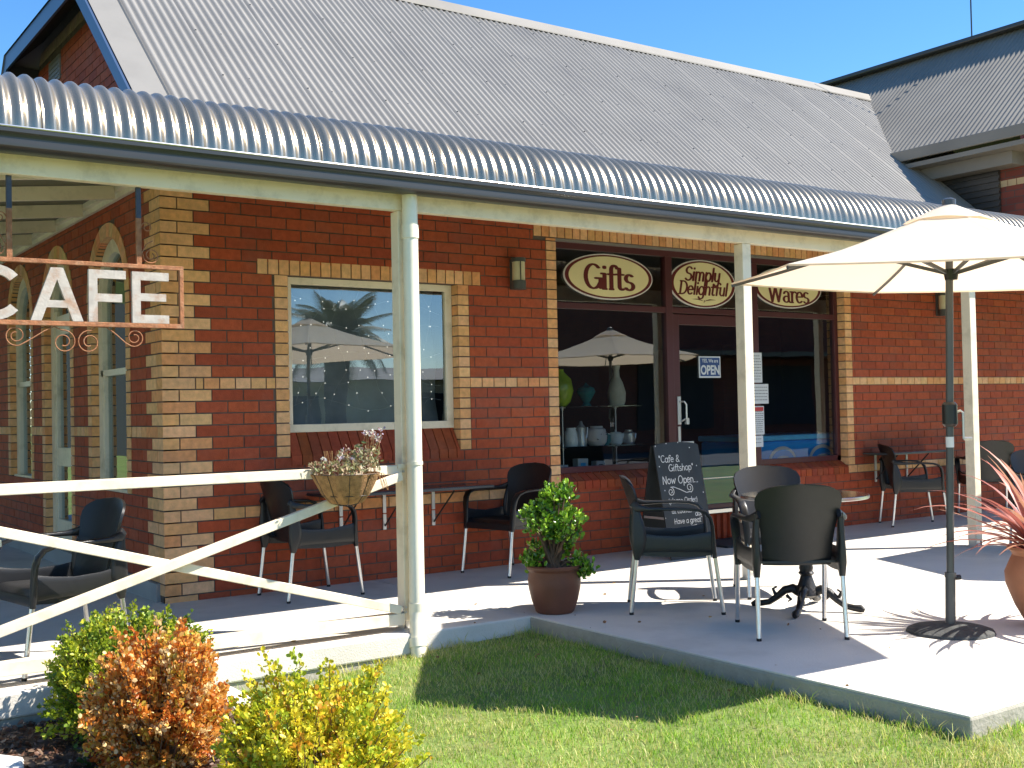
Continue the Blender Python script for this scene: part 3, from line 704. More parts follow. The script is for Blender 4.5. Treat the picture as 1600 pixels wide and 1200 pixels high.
# wall lights
def walllight(x, z, label):
    t = thing('wall_light', (x, 0, z), label, 'wall light', 'wall lights on the cafe front')
    q = MB(); q.box(x-.035,x+.035,-.03,0,z-.13,z+.13); q.build('backplate', 'lampcap', t, bevel=.004)
    for a, b in ((-.135,-.06),(.10,.135)):
        q = MB(); q.tube([(x,-.085,z+a),(x,-.085,z+b)], .062, 20); q.build('cap', 'lampcap', t, smooth=True)
    q = MB(); q.tube([(x,-.085,z-.06),(x,-.085,z+.10)], .055, 20); q.build('shade', 'lamp', t, smooth=True)
    q = MB(); q.bar((x-.02,-.144,z-.06),(x-.02,-.144,z+.10),.006,.008); q.build('guard_bar', 'lampcap', t)
walllight(3.05, 2.475, 'small cylinder wall light on red brick beside the shopfront')
walllight(9.07, 2.43, 'small dark wall light half hidden behind the umbrella pole')
q_ = None
# ------------------------------------------------------------------ the brick wing on the right
wing = thing('brick_building', (12.6, 2, 0), 'taller dark roofed brick building joining the cafe at the right', 'building')
q = MB(); q.box(10.9,14.3,.0,7.2,0,3.2); q.box(10.9,14.3,-.3,7.2,3.2,4.40); q.add([(10.9,.0,4.4),(14.3,.0,4.4),(14.3,.0,4.8),(12.6,.0,6.45),(10.9,.0,4.8)], [(0,1,2,3,4)]); q.build('wall', 'redbrick2', wing)
q = MB()
x = .0
k = 0
def FW(u, v):
    y = -.85+u*5.4; h = corr(y, .009); X = 10.42+v*2.2; z = 4.62+(X-10.42)*.9
    return (X-.669*h, y, z+.743*h)
q.grid(FW, 560, 1)
q.build('corrugated_roof', 'roofdark', wing, smooth=True, fix=False)
q = MB(); q.add([(12.62,-.85,6.6),(15,-.85,4.5),(15,6,4.5),(12.62,4.55,6.6)], [(0,1,2,3)]); q.add([(12.62,4.5,6.6),(12.9,5.6,6.2),(10.42,5.6,4.6),(10.42,4.5,4.6)], [(0,1,2,3)]); q.build('rear_roof', 'roofdark', wing, fix=False)
q = MB(); q.bar((12.52,-.9,6.56),(12.52,4.55,6.56),.26,.07); q.bar((12.52,4.5,6.56),(12.25,4.95,6.28),.2,.06); q.build('ridge_cap', 'slate', wing, bevel=.02)
q = MB(); q.box(10.36,10.40,-.85,5,4.50,4.64); q.box(10.36,10.46,-.85,5,4.62,4.645); q.build('gutter', 'roofdark', wing, bevel=.01)
q = MB(); q.box(10.40,10.9,-.85,5,4.401,4.46); q.build('soffit', 'roofdark', wing)
q = MB(); q.box(10.62,10.895,-.05,5,4.24,4.40); q.build('eave_board', 'roofdark', wing)
q = MB()
for k in range(34): z = 2.9+k*.04; q.box(10.86,10.885 if k % 2 else 10.89,.28,5,z,z+.04) if k % 2 else q.box(10.84,10.89,.28,5,z,z+.04)
q.build('ribbed_cladding', 'slate', wing)
q = MB(); 
y = -.29
while y < .27: q.box(10.892,10.9,y,y+.11,4.02,4.1); y += .12
q.mi = 0
random.seed(3); q.build('cream_band', pbr('cream_band_brick', (.5,.36,.2), .8), wing)
an = MB(); an.tube([(12.6,1.72,6.55),(12.6,1.72,7.3)], .012, 6); an.tube([(12.6,1.72,7.3),(12.6,1.72,8.6)], .008, 6)
tag(an.build('antenna', 'slate', None), 'thin whip antenna standing on the ridge of the dark roof', 'antenna')
#PART2
# ================================================================== furniture
def make_chair(loc, rz, label):
    t = thing('resin_armchair', (0,0,0), label, 'chair', 'black resin armchairs')
    def wb(z):  # half width of the back
        P = [(.40,.19),(.50,.195),(.60,.205),(.68,.222),(.75,.240),(.79,.241),(.825,.222),(.848,.175),(.862,.105),(.868,.0)]
        for (a, p), (b, q_) in zip(P[:-1], P[1:]):
            if z <= b: return p+(q_-p)*(z-a)/(b-a)
        return 0
    def B(u, v):
        z = .405+.463*(1-(1-v)**1.35) ; w = max(wb(z), .02); y = (2*u-1)*w
        zz = z - .035*(abs(2*u-1)**2.2)*sm((z-.78)/.08)*0
        x = -.205-.13*((z-.40)/.46)**1.15 + .055*(y/.24)**2
        return (x, y, zz)
    q = MB(); q.grid(B, 12, 22); q.build('backrest', 'black', t, smooth=True, solid=.014, fix=True)
    def St(u, v):
        x = -.215+.455*u; y = (2*v-1)*(.225+.02*u)
        z = .435-.022*math.sin(math.pi*min(1, u*1.05))*(1-(2*v-1)**2)*1.0 - .03*sm((u-.9)/.1)*1.0-.012*(1-u)
        return (x, y, z)
    q = MB(); q.grid(St, 14, 12)
    q.grid(lambda u, v: (.24+.004*math.sin(u*3), (2*v-1)*.243, .408-.045*u), 3, 8)
    for s in (-1, 1): q.grid(lambda u, v, s=s: (-.22+.46*v, s*(.236+.012*v), .428-.055*u-.012*math.sin(v*math.pi)*u), 3, 10)
    q.build('seat', 'black', t, smooth=True, solid=.013)
    for s in (-1, 1):
        q = MB()
        arm = [(-.268,s*.222,.70),(-.235,s*.25,.675),(-.17,s*.272,.667),(-.07,s*.285,.668),(.04,s*.288,.668),(.13,s*.285,.662),(.185,s*.28,.645),(.215,s*.274,.61),(.228,s*.268,.56),(.232,s*.262,.50),(.232,s*.258,.44),(.24,s*.258,.355)]
        q.sweep(arm, [.026,.034,.042,.048,.052,.054,.056,.058,.056,.052,.05,.036], [.05,.05,.03,.022,.02,.02,.022,.022,.022,.024,.03,.03], (0,1,0), 12)
        rear = [(-.262,s*.232,.70),(-.246,s*.236,.64),(-.236,s*.238,.56),(-.232,s*.238,.48),(-.238,s*.238,.42),(-.248,s*.238,.345)]
        q.sweep(rear, [.03,.032,.036,.045,.048,.032], [.022,.05,.085,.10,.085,.034], (0,1,0), 12)
        q.sweep([(-.25,s*.238,.452),(-.12,s*.246,.446),(.02,s*.252,.443),(.14,s*.256,.449),(.236,s*.258,.455)], [.016,.014,.014,.016,.03], [.13,.105,.10,.115,.14], (0,1,0), 12)
        q.build('armrest', 'black', t, smooth=True)
        for xt, yt, xb, yb in ((.24,.258,.285,.262),(-.248,.238,-.29,.243)):
            q = MB(); q.tube([(xt,s*yt,.37),(xb,s*yb,.012)], .0135, 12); l = q.build('leg', 'alu', t, smooth=True)
            q = MB(); q.tube([(xb,s*yb,.016),(xb+.001,s*yb,0)], .0145, 12); q.build('foot_cap', 'plastic', l, smooth=True)
    t.location = loc; t.rotation_euler.z = rz; return t
def face(dx, dy): return math.atan2(dy, dx)
CH = make_chair((.955,-.33,0), face(1,-.0)+.03, 'black armchair facing right beneath the flower basket and the crossed railing')
dup(CH, (2.72,-.34,0), face(-.46,-.155)-.12, 'black armchair against the brick wall left of the potted green shrub')
dup(CH, (2.53,-2.49,0), face(.385,-.315), 'black armchair seen side on in front of the chalkboard')
dup(CH, (2.51,-3.49,0), face(.30,.41), 'nearest black armchair with its back to the viewer, at the round table')
dup(CH, (3.50,-2.50,0), face(-.55,-.80), 'black armchair behind the round table, only its blue-black backrest showing')
dup(CH, (7.93,-.42,0), face(.42,-.32), 'black armchair standing sideways below the right wall under the narrow table')
dup(CH, (9.25,-.45,0), face(.62,.60), 'dark armchair in the shade behind the umbrella pole and the right post')
dup(CH, (6.88,-2.59,0), face(-.5,-.86), 'sunlit grey-looking armchair cut by the right edge beyond the red flax')
dup(CH, (-1.10,-1.57,0), face(-.98,-.17), 'black armchair behind the railing left of the brick corner')

def pedestal_table(loc, label, r=.40, square=False, rz=0):
    t = thing('cafe_table', loc, label, 'table', None)
    x, y, _ = loc
    q = MB()
    if square:
        q.box(x-.34,x+.34,y-.34,y+.34,.712,.732); top = q.build('tabletop', 'tabletop', t, bevel=.004)
        q = MB()
        for a in ((x-.35,x+.35,y-.35,y-.34),(x-.35,x+.35,y+.34,y+.35),(x-.35,x-.34,y-.34,y+.34),(x+.34,x+.35,y-.34,y+.34)): q.box(a[0],a[1],a[2],a[3],.705,.734)
        q.build('edge_trim', 'alu', top)
    else:
        q.lathe([(0,.712),(r-.012,.712),(r-.004,.716),(r-.004,.732),(r-.01,.737),(0,.737)], (x,y,0), 56); top = q.build('tabletop', 'tabletop', t, smooth=True)
        q = MB(); q.lathe([(r-.003,.714),(r,.716),(r,.733),(r-.003,.735)], (x,y,0), 56); q.build('edge_trim', 'alu', top, smooth=True)
    q = MB(); q.lathe([(.02,.712),(.1,.705),(.1,.69),(.035,.68),(.026,.6),(.026,.42),(.034,.40),(.026,.38),(.03,.33),(.045,.27),(.04,.25),(.05,.235),(.035,.22),(.055,.16),(.075,.12),(.08,.10),(.05,.085),(0,.08)], (x,y,0), 24)
    q.build('column', 'iron', t, smooth=True)
    for k in range(4):
        a = rz+k*math.pi/2; P = []
        for d, z in ((.04,.11),(.09,.135),(.14,.12),(.19,.075),(.24,.04),(.29,.03),(.33,.028),(.355,.018)): P.append((x+d*math.cos(a), y+d*math.sin(a), z))
        q = MB(); q.tube(P, [.032,.03,.026,.022,.02,.02,.024,.014], 10)
        q.tube([(x+.2*math.cos(a),y+.2*math.sin(a),.09),(x+.215*math.cos(a),y+.215*math.sin(a),.125),(x+.19*math.cos(a),y+.19*math.sin(a),.14)], [.012,.01,.006], 8)
        q.tube([(x+.13*math.cos(a),y+.13*math.sin(a),.09),(x+.1*math.cos(a),y+.1*math.sin(a),.06),(x+.12*math.cos(a),y+.12*math.sin(a),.05)], [.012,.01,.006], 8)
        q.build('leg', 'iron', t, smooth=True)
    return t
pedestal_table((3.09,-3.11,0), 'round dark table on an ornate black cast iron pedestal in the sun', rz=.5)
pedestal_table((-1.83,-2.02+.27,0), 'dark table with aluminium edging at the far left behind the railing', square=True, rz=.7)
def wall_table(x0, x1, y0, y1, br, label, z=.72):
    t = thing('wall_table', ((x0+x1)/2, -.02, 0), label, 'table', 'narrow folding tables fixed to the wall')
    q = MB(); q.box(x0,x1,y0,y1,z-.026,z); top = q.build('tabletop', 'tabletop', t, bevel=.003)
    q = MB(); q.box(x0-.004,x1+.004,y0-.004,y0-.0005,z-.022,z-.006); q.box(x0-.004,x0-.0005,y0,y1,z-.022,z-.006); q.box(x1+.0005,x1+.004,y0,y1,z-.022,z-.006); q.build('edge_trim', 'grey', top)
    for x in br:
        q = MB(); q.box(x-.014,x+.014,-.018,-.006,z-.2,z-.028); q.box(x-.014,x+.014,-.018,-.006,z-.33,z-.21); q.build('bracket', 'chrome', t)
        q = MB(); q.bar((x,-.02,z-.30),(x,y0+.08,z-.035),.005,.014,side=(1,0,0)); q.build('strut', 'slate', t)
wall_table(1.08, 2.52, -.42, -.03, (1.37,1.75,2.2), 'narrow dark table fixed to the brick wall under the window')
wall_table(7.62, 8.72, -.38, -.03, (7.85,8.4), 'narrow dark table fixed to the brick wall right of the shopfront', .775)

# ------------------------------------------------------------------ market umbrellas
def umbrella(cx, cy, bx, by, z, tilt, rot, label, Rr=1.29):
    t = thing('market_umbrella', (bx, by, 0), label, 'umbrella', 'cream market umbrellas')
    H = .405; tx, ty = tilt
    def C(an, f, dz=0):   # f 0 apex .. 1 rim
        x, y = Rr*f*math.cos(an), Rr*f*math.sin(an)
        return Vector((cx+x, cy+y, z+H*(1-f)-.035*math.sin(math.pi*f)+tx*x+ty*y+dz))
    A = [rot-k*math.pi/3 for k in range(6)]
    for k in range(1):
        q = MB(); n = 10
        for i in range(6):
            def F(u, v, i=i):
                f = .13+.87*v; p = C(A[i], f)*(1-u)+C(A[(i+1) % 6], f)*u
                sag = -.006*math.sin(math.pi*u)*f*f; return (p.x, p.y, p.z+sag)
            q.grid(F, 8, n)
        can = q.build('canopy', 'canopy', t, smooth=True, fix=False)
        # hem
        q = MB()
        for i in range(6):
            def F(u, v, i=i):
                p = C(A[i], 1)*(1-u)+C(A[(i+1) % 6], 1)*u; return (p.x, p.y, p.z-.006*math.sin(math.pi*u)-.010*v)
            q.grid(F, 8, 1)
        q.build('hem', 'canopy', can, fix=False)
    q = MB()
    for i in range(6):
        def F(u, v, i=i):
            f = .01+.19*v; p = C(A[i], f, .02)*(1-u)+C(A[(i+1) % 6], f, .02)*u; return (p.x, p.y, p.z-.012*v+.012*math.sin(math.pi*u)*v)
        q.grid(F, 6, 3)
    q.build('vent_cap', 'canopy', t, smooth=True, fix=False)
    top = C(0, 0); hub = Vector((cx, cy, z+.012))
    for i in range(6):
        q = MB(); q.sweep([C(A[i], .03+.97*j/8, -.018) for j in range(9)], .014, .02, (-math.sin(A[i]), math.cos(A[i]), 0), 6); q.build('rib', 'grey', t)
        q = MB(); q.bar(hub, C(A[i], .42, -.035), .012, .02); q.build('strut', 'grey', t)
    q = MB(); q.tube([hub-Vector((0,0,.03)), hub+Vector((0,0,.03))], [.035,.045], 16); q.tube([top-Vector((0,0,.06)), top+Vector((0,0,.02))], .035, 16); q.build('hub', 'plastic', t, smooth=True)
    q = MB(); q.tube([top, top+Vector((0,0,.035)), top+Vector((0,0,.045))], [.038,.038,.02], 16); q.build('finial', 'grey', t, smooth=True)
    b = Vector((bx, by, .03)); P = lambda h: b+(Vector((cx, cy, top.z))-b)*(h/(top.z))
    q = MB(); q.tube([P(0), P(top.z-.02)], .021, 20); q.build('pole', 'grey', t, smooth=True)
    q = MB(); q.tube([b, P(.30)], .028, 20); q.tube([P(.285), P(.31)], .032, 20); o = q.build('base_tube', 'grey', t, smooth=True)
    kp = P(.28); q = MB(); q.tube([kp+Vector((.028,-.01,0)), kp+Vector((.06,-.02,0))], .015, 10); q.build('knob', 'plastic', o, smooth=True)
    c = P(1.22); q = MB(); q.tube([c-Vector((0,0,.07)), c-Vector((0,0,.055)), c+Vector((0,0,.055)), c+Vector((0,0,.07))], [.03,.042,.042,.03], 20); cr = q.build('crank_housing', 'plastic', t, smooth=True)
    e = c+Vector((.05,-.035,.02)); q = MB(); q.tube([c, e, e+Vector((.012,-.008,-.01)), e+Vector((.012,-.008,-.16))], .007, 8); q.tube([e+Vector((.012,-.008,-.16)), e+Vector((.055,-.03,-.16))], .01, 8); q.build('crank_handle', 'chrome', cr)
    s_ = P(1.06); q = MB(); q.tube([s_-Vector((0,0,.03)), s_+Vector((0,0,.03))], .0222, 20, cap=False); q.build('sticker', 'paper', t, smooth=True)
    q = MB(); q.lathe([(0,.055),(.05,.05),(.2,.028),(.235,.015),(.24,.002)], (bx,by,0), 40, lambda a, z: 1+.012*math.sin(a*9)+.008*math.sin(a*17)); q.build('base_weight', 'base', t, smooth=True)
    return t
umbrella(3.18,-4.15, 3.135,-4.11, 2.02, (-.004,.046), R(176.6), 'cream market umbrella with grey pole standing on the sunny terrace')
umbrella(7.62,-3.92, 7.62,-3.92, 1.98, (0,.02), R(186), 'second cream umbrella off to the right, seen by its shadow and reflection')

# ------------------------------------------------------------------ foliage helpers
def leaves(name, parent, P, Dn, size, cols, mat='leaf', aspect=.5, fold=.25, tip=True):
    """P (n,3) positions, Dn (n,3) directions the leaf points to; leaf = two folded quads"""
    n = len(P); Dn = Dn/np.linalg.norm(Dn, axis=1, keepdims=True)
    r_ = rng.normal(size=(n, 3)); sd_ = np.cross(Dn, r_); sd_ /= np.linalg.norm(sd_, axis=1, keepdims=True)
    nm = np.cross(sd_, Dn); s = (size*rng.uniform(.5, 1.45, n))[:, None]; w = s*aspect/2
    a = P; m1 = P+Dn*s*.5; e = P+Dn*s*.98-nm*s*.1
    l1 = P+Dn*s*.25+sd_*w*.8+nm*s*fold*.3; l2 = P+Dn*s*.68+sd_*w+nm*s*fold*.2
    r1 = P+Dn*s*.25-sd_*w*.8+nm*s*fold*.3; r2_ = P+Dn*s*.68-sd_*w+nm*s*fold*.2
    V = np.stack([a, l1, l2, e, r2_, r1], 1).reshape(-1, 3)
    i = np.arange(n)*6
    F = np.concatenate([np.stack([i, i+1, i+2, i+3], 1), np.stack([i, i+3, i+4, i+5], 1)])
    cols = np.asarray(cols); C = cols if len(cols) == n else cols[rng.integers(0, len(cols), n)]
    C = C*rng.uniform(.8, 1.2, (n, 1)); C = np.concatenate([C, C])
    return npmesh(name, V, F, mat, parent, C)
def shrub(name, c, rx, h, nleaf, ls, colf, label, cat='shrub', group='garden bed shrubs', sprigs=260, seed=1):
    global rng
    rng = np.random.default_rng(seed)
    t = thing(name, c, label, cat, group)
    c = np.array(c)
    # sprig tips spread through an uneven dome
    u = rng.uniform(-.85, 1, sprigs)**1.0; th = rng.uniform(0, 2*np.pi, sprigs); rr = np.sqrt(1-np.clip(u, -1, 1)**2)
    lump = 1+.12*np.sin(th*3+seed)+.11*np.sin(th*5+u*7+seed*2)+rng.normal(0, .05, sprigs)
    dep = rng.uniform(.55, 1.05, sprigs)**.6
    tips = np.stack([rx*rr*np.cos(th), rx*rr*np.sin(th), h*.55*u], 1)*(lump*dep)[:, None]+c+[0, 0, h*.46]
    base = c+np.array([0, 0, .02])+np.stack([rng.normal(0, .03, sprigs), rng.normal(0, .03, sprigs), np.zeros(sprigs)], 1)
    q = MB()
    for k in range(0, sprigs):
        if k % 2: continue
        mid = base[k]*.5+tips[k]*.5+np.array([0, 0, -.04]); q.tube([base[k], mid, tips[k]], [.006, .0035, .0015], 4, cap=False)
    q.build('twigs', 'wood', t)
    per = nleaf//sprigs; k = np.repeat(np.arange(sprigs), per)
    d = tips-(c+[0, 0, h*.25]); d /= np.linalg.norm(d, axis=1, keepdims=True)
    f = rng.uniform(0, 1, len(k))
    P = tips[k]-d[k]*(f*.11)[:, None]+rng.normal(0, .0085, (len(k), 3))*(.5+f)[:, None]*1.3
    P[:, 2] = np.maximum(P[:, 2], c[2]+.01)
    D = d[k]*.9+rng.normal(0, .75, (len(k), 3))+[0, 0, .25]
    leaves('foliage', t, P, D, ls, colf(P, k, rng, f, sprigs), aspect=.68)
    return t
def mixcol(P, k, rng, pal, w):
    pal = np.array(pal); tone = rng.choice(len(pal), size=k.max()+1, p=w); swap = rng.random(len(k)) < .35
    i = tone[k]; i = np.where(swap, rng.choice(len(pal), size=len(k), p=w), i); return pal[i]
OR = [(.70,.27,.04),(.78,.44,.10),(.82,.60,.28),(.52,.14,.02),(.68,.50,.07)]
YE = [(.64,.56,.03),(.80,.66,.05),(.36,.44,.03),(.72,.38,.04),(.50,.54,.03)]
GR = [(.30,.38,.025),(.46,.50,.03),(.12,.20,.02),(.60,.55,.05),(.20,.30,.03)]
shrub('shrub', (-1.03,-2.52,-.19), .36, .60, 30000, .0185, lambda P, k, r, f, n: mixcol(P, k, r, GR, [.3,.25,.25,.1,.1]), 'yellow-green rounded shrub behind the orange one', seed=3, sprigs=800)
shrub('shrub', (-1.08,-3.22,-.19), .29, .60, 30000, .0195, lambda P, k, r, f, n: mixcol(P, k, r, OR, [.32,.26,.2,.12,.1]), 'orange-brown rounded shrub at the front left of the bed', seed=5, sprigs=800)
shrub('shrub', (-.89,-4.30,-.18), .345, .58, 30000, .0175, lambda P, k, r, f, n: mixcol(P, k, r, YE, [.3,.25,.2,.08,.17]), 'bright golden-yellow shrub at the bottom of the bed beside the lawn', seed=8, sprigs=800)
# ------------------------------------------------------------------ bed, bark, edging
BED = [(-3.2,-2.12),(-.55,-2.12),(-.52,-2.55),(-.62,-3.2),(-.72,-4.2),(-.9,-5.1),(-1.6,-5.6),(-2.6,-5.2),(-3.2,-4.2)]
q = MB(); q.prism(BED, lambda a, b, d: (a, b, d), -.3, -.165); kind(q.build('garden_bed_soil', 'soilbed', None))
def inbed(x, y):
    ins = False
    for (x0, y0), (x1, y1) in zip(BED, BED[1:]+BED[:1]):
        if (y0 > y) != (y1 > y) and x < (x1-x0)*(y-y0)/(y1-y0)+x0: ins = not ins
    return ins
rng = np.random.default_rng(11)
n = 9000; P = np.stack([rng.uniform(-2.6,-.5,n), rng.uniform(-4.8,-2.1,n), np.full(n, -.16)+rng.uniform(0,.02,n)], 1)
P = P[[inbed(a, b) for a, b, _ in P]]; D = rng.normal(size=(len(P), 3))*[1,1,.3]
o = leaves('bark_chips', None, P, D, .032, [(.16,.075,.045),(.22,.12,.08),(.09,.05,.035),(.28,.18,.12),(.06,.04,.03)], aspect=.45, fold=.1)
kind(o, 'stuff')
def edging(name, pts, w, label):
    q = MB(); n = len(pts); L_, R_ = [], []
    for i, p in enumerate(pts):
        a = Vector(pts[max(0,i-1)]); b = Vector(pts[min(n-1,i+1)]); d = (b-a).normalized(); nn = Vector((-d.y, d.x))*w/2
        L_.append((p[0]+nn.x, p[1]+nn.y)); R_.append((p[0]-nn.x, p[1]-nn.y))
    q.prism(L_+R_[::-1], lambda a, b, d: (a, b, d), -.28, -.125)
    return tag(q.build(name, 'white', None, bevel=.014), label, 'edging', 'white garden bed edging')
edging('garden_edging', [(-.43,-2.13),(-.43,-2.5),(-.52,-3.1),(-.60,-4.0),(-.80,-4.9),(-1.3,-5.5)], .15, 'white concrete edging strip between the lawn and the shrub bed')
edging('garden_edging', [(-1.66,-3.05),(-1.60,-2.80),(-1.72,-2.62),(-2.0,-2.5),(-2.5,-2.45)], .13, 'short white concrete edging at the bottom left corner of the bed')
# red flowers in the bed
t = thing('bedding_flower', (-1.27,-3.02,-.17), 'small plant with red flowers in the shade under the orange shrub', 'flower')
P = np.array([-1.27,-3.02,-.12])+rng.normal(0,.03,(90,3))*[1,1,.6]; leaves('petals', t, P, rng.normal(size=(90,3)), .022, [(.4,.02,.03),(.3,.01,.02)], aspect=.9)
P = np.array([-1.27,-3.02,-.14])+rng.normal(0,.045,(120,3))*[1,1,.35]; leaves('foliage', t, P, rng.normal(size=(120,3))+[0,0,.6], .035, [(.04,.09,.02),(.06,.12,.03)])
# ------------------------------------------------------------------ grass
rng = np.random.default_rng(5)
def gzv(x, y):
    t = np.clip((x+.1)/1.6, 0, 1); h = -.185+.085*t*t*(3-2*t)
    return h+.006*np.sin(x*5.1+1)*np.cos(y*4.3)+.004*np.sin(x*13+y*9)
def blades(n, x0, x1, y0, y1, hmin, hmax, wd, keep, cols):
    x = rng.uniform(x0, x1, n); y = rng.uniform(y0, y1, n); k = keep(x, y); x, y = x[k], y[k]; n = len(x)
    z = gzv(x, y); cl = .5+.5*np.sin(x*7+np.sin(y*5)*2)*np.cos(y*8+np.sin(x*4)); clump = .5+.5*np.sin(x*23+y*11)*np.sin(y*19-x*7)
    h = rng.uniform(hmin, hmax, n)*(.5+.6*cl+.45*clump); th = rng.uniform(0, 2*np.pi, n); ln = rng.uniform(.2, 1.0, n)*h; lt_ = rng.uniform(0, 2*np.pi, n)
    wx, wy = np.cos(th)*wd/2, np.sin(th)*wd/2
    A = np.stack([x-wx, y-wy, z], 1); B_ = np.stack([x+wx, y+wy, z], 1)
    mx_, my_, mz = x+np.cos(lt_)*ln*.35, y+np.sin(lt_)*ln*.35, z+h*.6
    C = np.stack([mx_+wx*.8, my_+wy*.8, mz], 1); D = np.stack([mx_-wx*.8, my_-wy*.8, mz], 1)
    T = np.stack([x+np.cos(lt_)*ln, y+np.sin(lt_)*ln, z+h], 1); T2 = T+np.stack([wx*.15, wy*.15, 0*z], 1)
    V = np.stack([A, B_, C, D, T2, T], 1).reshape(-1, 3); i = np.arange(n)*6
    F = np.concatenate([np.stack([i,i+1,i+2,i+3],1), np.stack([i+3,i+2,i+4,i+5],1)])
    cols = np.array(cols); dry = (.5+.5*np.sin(x*3.1+2*np.sin(y*2.3))*np.sin(y*4.1+x))*.62+.13
    dry = dry+.5*np.exp(-np.abs(y+2.12)/.1)*(x < 1.65)+.35*np.exp(-np.abs(x-1.62)/.06)
    idx = np.where(rng.random(n) < dry, rng.integers(3, len(cols), n), rng.integers(0, 3, n))
    C_ = cols[idx]*rng.uniform(.75, 1.25, (n, 1)); return V, F, np.concatenate([C_, C_])
def lawnkeep(x, y):
    slabm = (x < 1.655) & (y > -2.11); ter = (x > 1.635) & (y > -5.215); bed = (x < -.36-.0*y) & (y > -5.6)
    bx = np.interp(-y, [2.1,2.5,3.1,4.0,4.9,5.6], [-.34,-.34,-.43,-.51,-.70,-1.2])
    return ~(slabm | ter | (x < bx))
G = [(.19,.38,.025),(.27,.45,.04),(.35,.51,.055),(.58,.53,.18),(.68,.60,.26),(.44,.50,.09)]
parts = [blades(105000, -.8, 3.4, -6.4, -2.08, .014, .034, .0034, lawnkeep, G), blades(16000, -1.2, 6, -8, -5, .014, .034, .005, lawnkeep, G)]
def nearedge(x, y): return lawnkeep(x, y) & (np.sin(x*17+y*9)*np.sin(x*7.3-y*13)+rng.normal(0,.25,len(x)) > .15) & ((np.abs(y+2.14) < .07) | (np.abs(x-1.60) < .05) | ((np.abs(y+5.25) < .05) & (x > 1.6)))
parts.append(blades(42000, -.4, 3.4, -5.4, -2.08, .02, .075, .0036, nearedge, G))
V = np.concatenate([p[0] for p in parts]); off = np.cumsum([0]+[len(p[0]) for p in parts])
F = np.concatenate([p[1]+off[i] for i, p in enumerate(parts)]); Cc = np.concatenate([p[2] for p in parts])
kind(npmesh('lawn_grass', V, F, 'grass', None, Cc), 'stuff')
# ------------------------------------------------------------------ potted plants
def pot(t, x, y, z0, prof, mat, soil_r, soil_z):
    q = MB(); q.lathe(prof, (x, y, z0), 44); q.build('pot', mat, t, smooth=True)
    q = MB(); q.lathe([(soil_r, soil_z),(soil_r*.5, soil_z+.012),(0, soil_z+.015)], (x, y, z0), 24); q.build('soil', 'soil', t)
t = thing('plant_pot', (1.855,-2.085,0), 'brown glazed pot at the corner where the terrace meets the lawn', 'pot')
pot(t, 1.855, -2.085, 0, [(.115,0),(.125,.01),(.15,.08),(.168,.16),(.172,.21),(.165,.265),(.168,.275),(.182,.285),(.184,.30),(.175,.308),(.158,.305),(.150,.28),(.150,.25)], 'terra', .151, .262)
t = thing('jade_plant', (1.855,-2.085,.26), 'bushy green jade plant growing in the brown glazed pot', 'plant')
rng = np.random.default_rng(21); c0 = np.array([1.855,-2.085,.27]); q = MB(); P, D, Cc = [], [], []
rr_ = np.array([r2.x, r2.y, 0.]); vv_ = np.array([fwd.x, fwd.y, 0.])
LOBE = [((-.07,0,.33),.125,48),((.035,.02,.47),.085,30),((.07,-.03,.28),.12,40),((-.02,.06,.22),.13,24),((-.15,-.04,.06),.05,9),((.19,-.05,.02),.07,16),((.10,.08,.12),.09,14)]
for (lr, lv, lh), rad_, cnt in LOBE:
  for k in range(cnt):
    v_ = rng.normal(size=3); v_ /= np.linalg.norm(v_); v_ *= rad_*rng.uniform(.45, 1.15)
    tip = c0+rr_*(lr+v_[0])+vv_*(lv+v_[1])+np.array([0, 0, lh+v_[2]*.95])
    if k % 2 == 0: q.tube([c0+rng.normal(0,.02,3)*[1,1,0], (c0+tip)/2+[0,0,.03], tip], [.011,.007,.004], 5, cap=False)
    m_ = 19; d = tip-(c0+rr_*lr+vv_*lv+np.array([0,0,lh-.12])); d /= np.linalg.norm(d)
    P.append(tip+rng.normal(0,.018,(m_,3))); D.append(d+rng.normal(0,.7,(m_,3))+[0,0,.3])
    pal = np.array([(.20,.38,.025),(.12,.26,.02),(.28,.44,.04),(.07,.15,.02)]); Cc.append(pal[rng.integers(0,4,m_)]*rng.uniform(.8,1.2,(m_,1)))
q.build('stems', 'wood', t); leaves('foliage', t, np.concatenate(P), np.concatenate(D), .032, np.concatenate(Cc), 'waxleaf', aspect=.6)
t = thing('plant_pot', (3.70,-4.33,0), 'large terracotta urn at the right edge of the terrace', 'pot')
PX, PY = 3.72, -4.38
t.location = (PX, PY, 0); WL[t.name] = Vector((PX, PY, 0))
pot(t, PX, PY, 0, [(.13,0),(.14,.01),(.20,.12),(.245,.24),(.25,.31),(.22,.38),(.205,.41),(.215,.43),(.235,.445),(.232,.46),(.21,.455),(.19,.42)], 'terra2', .19, .41)
t = thing('flax_plant', (PX, PY, .41), 'red-bladed flax spilling out of the terracotta urn', 'plant')
rng = np.random.default_rng(33); V, F, Cc = [], [], []
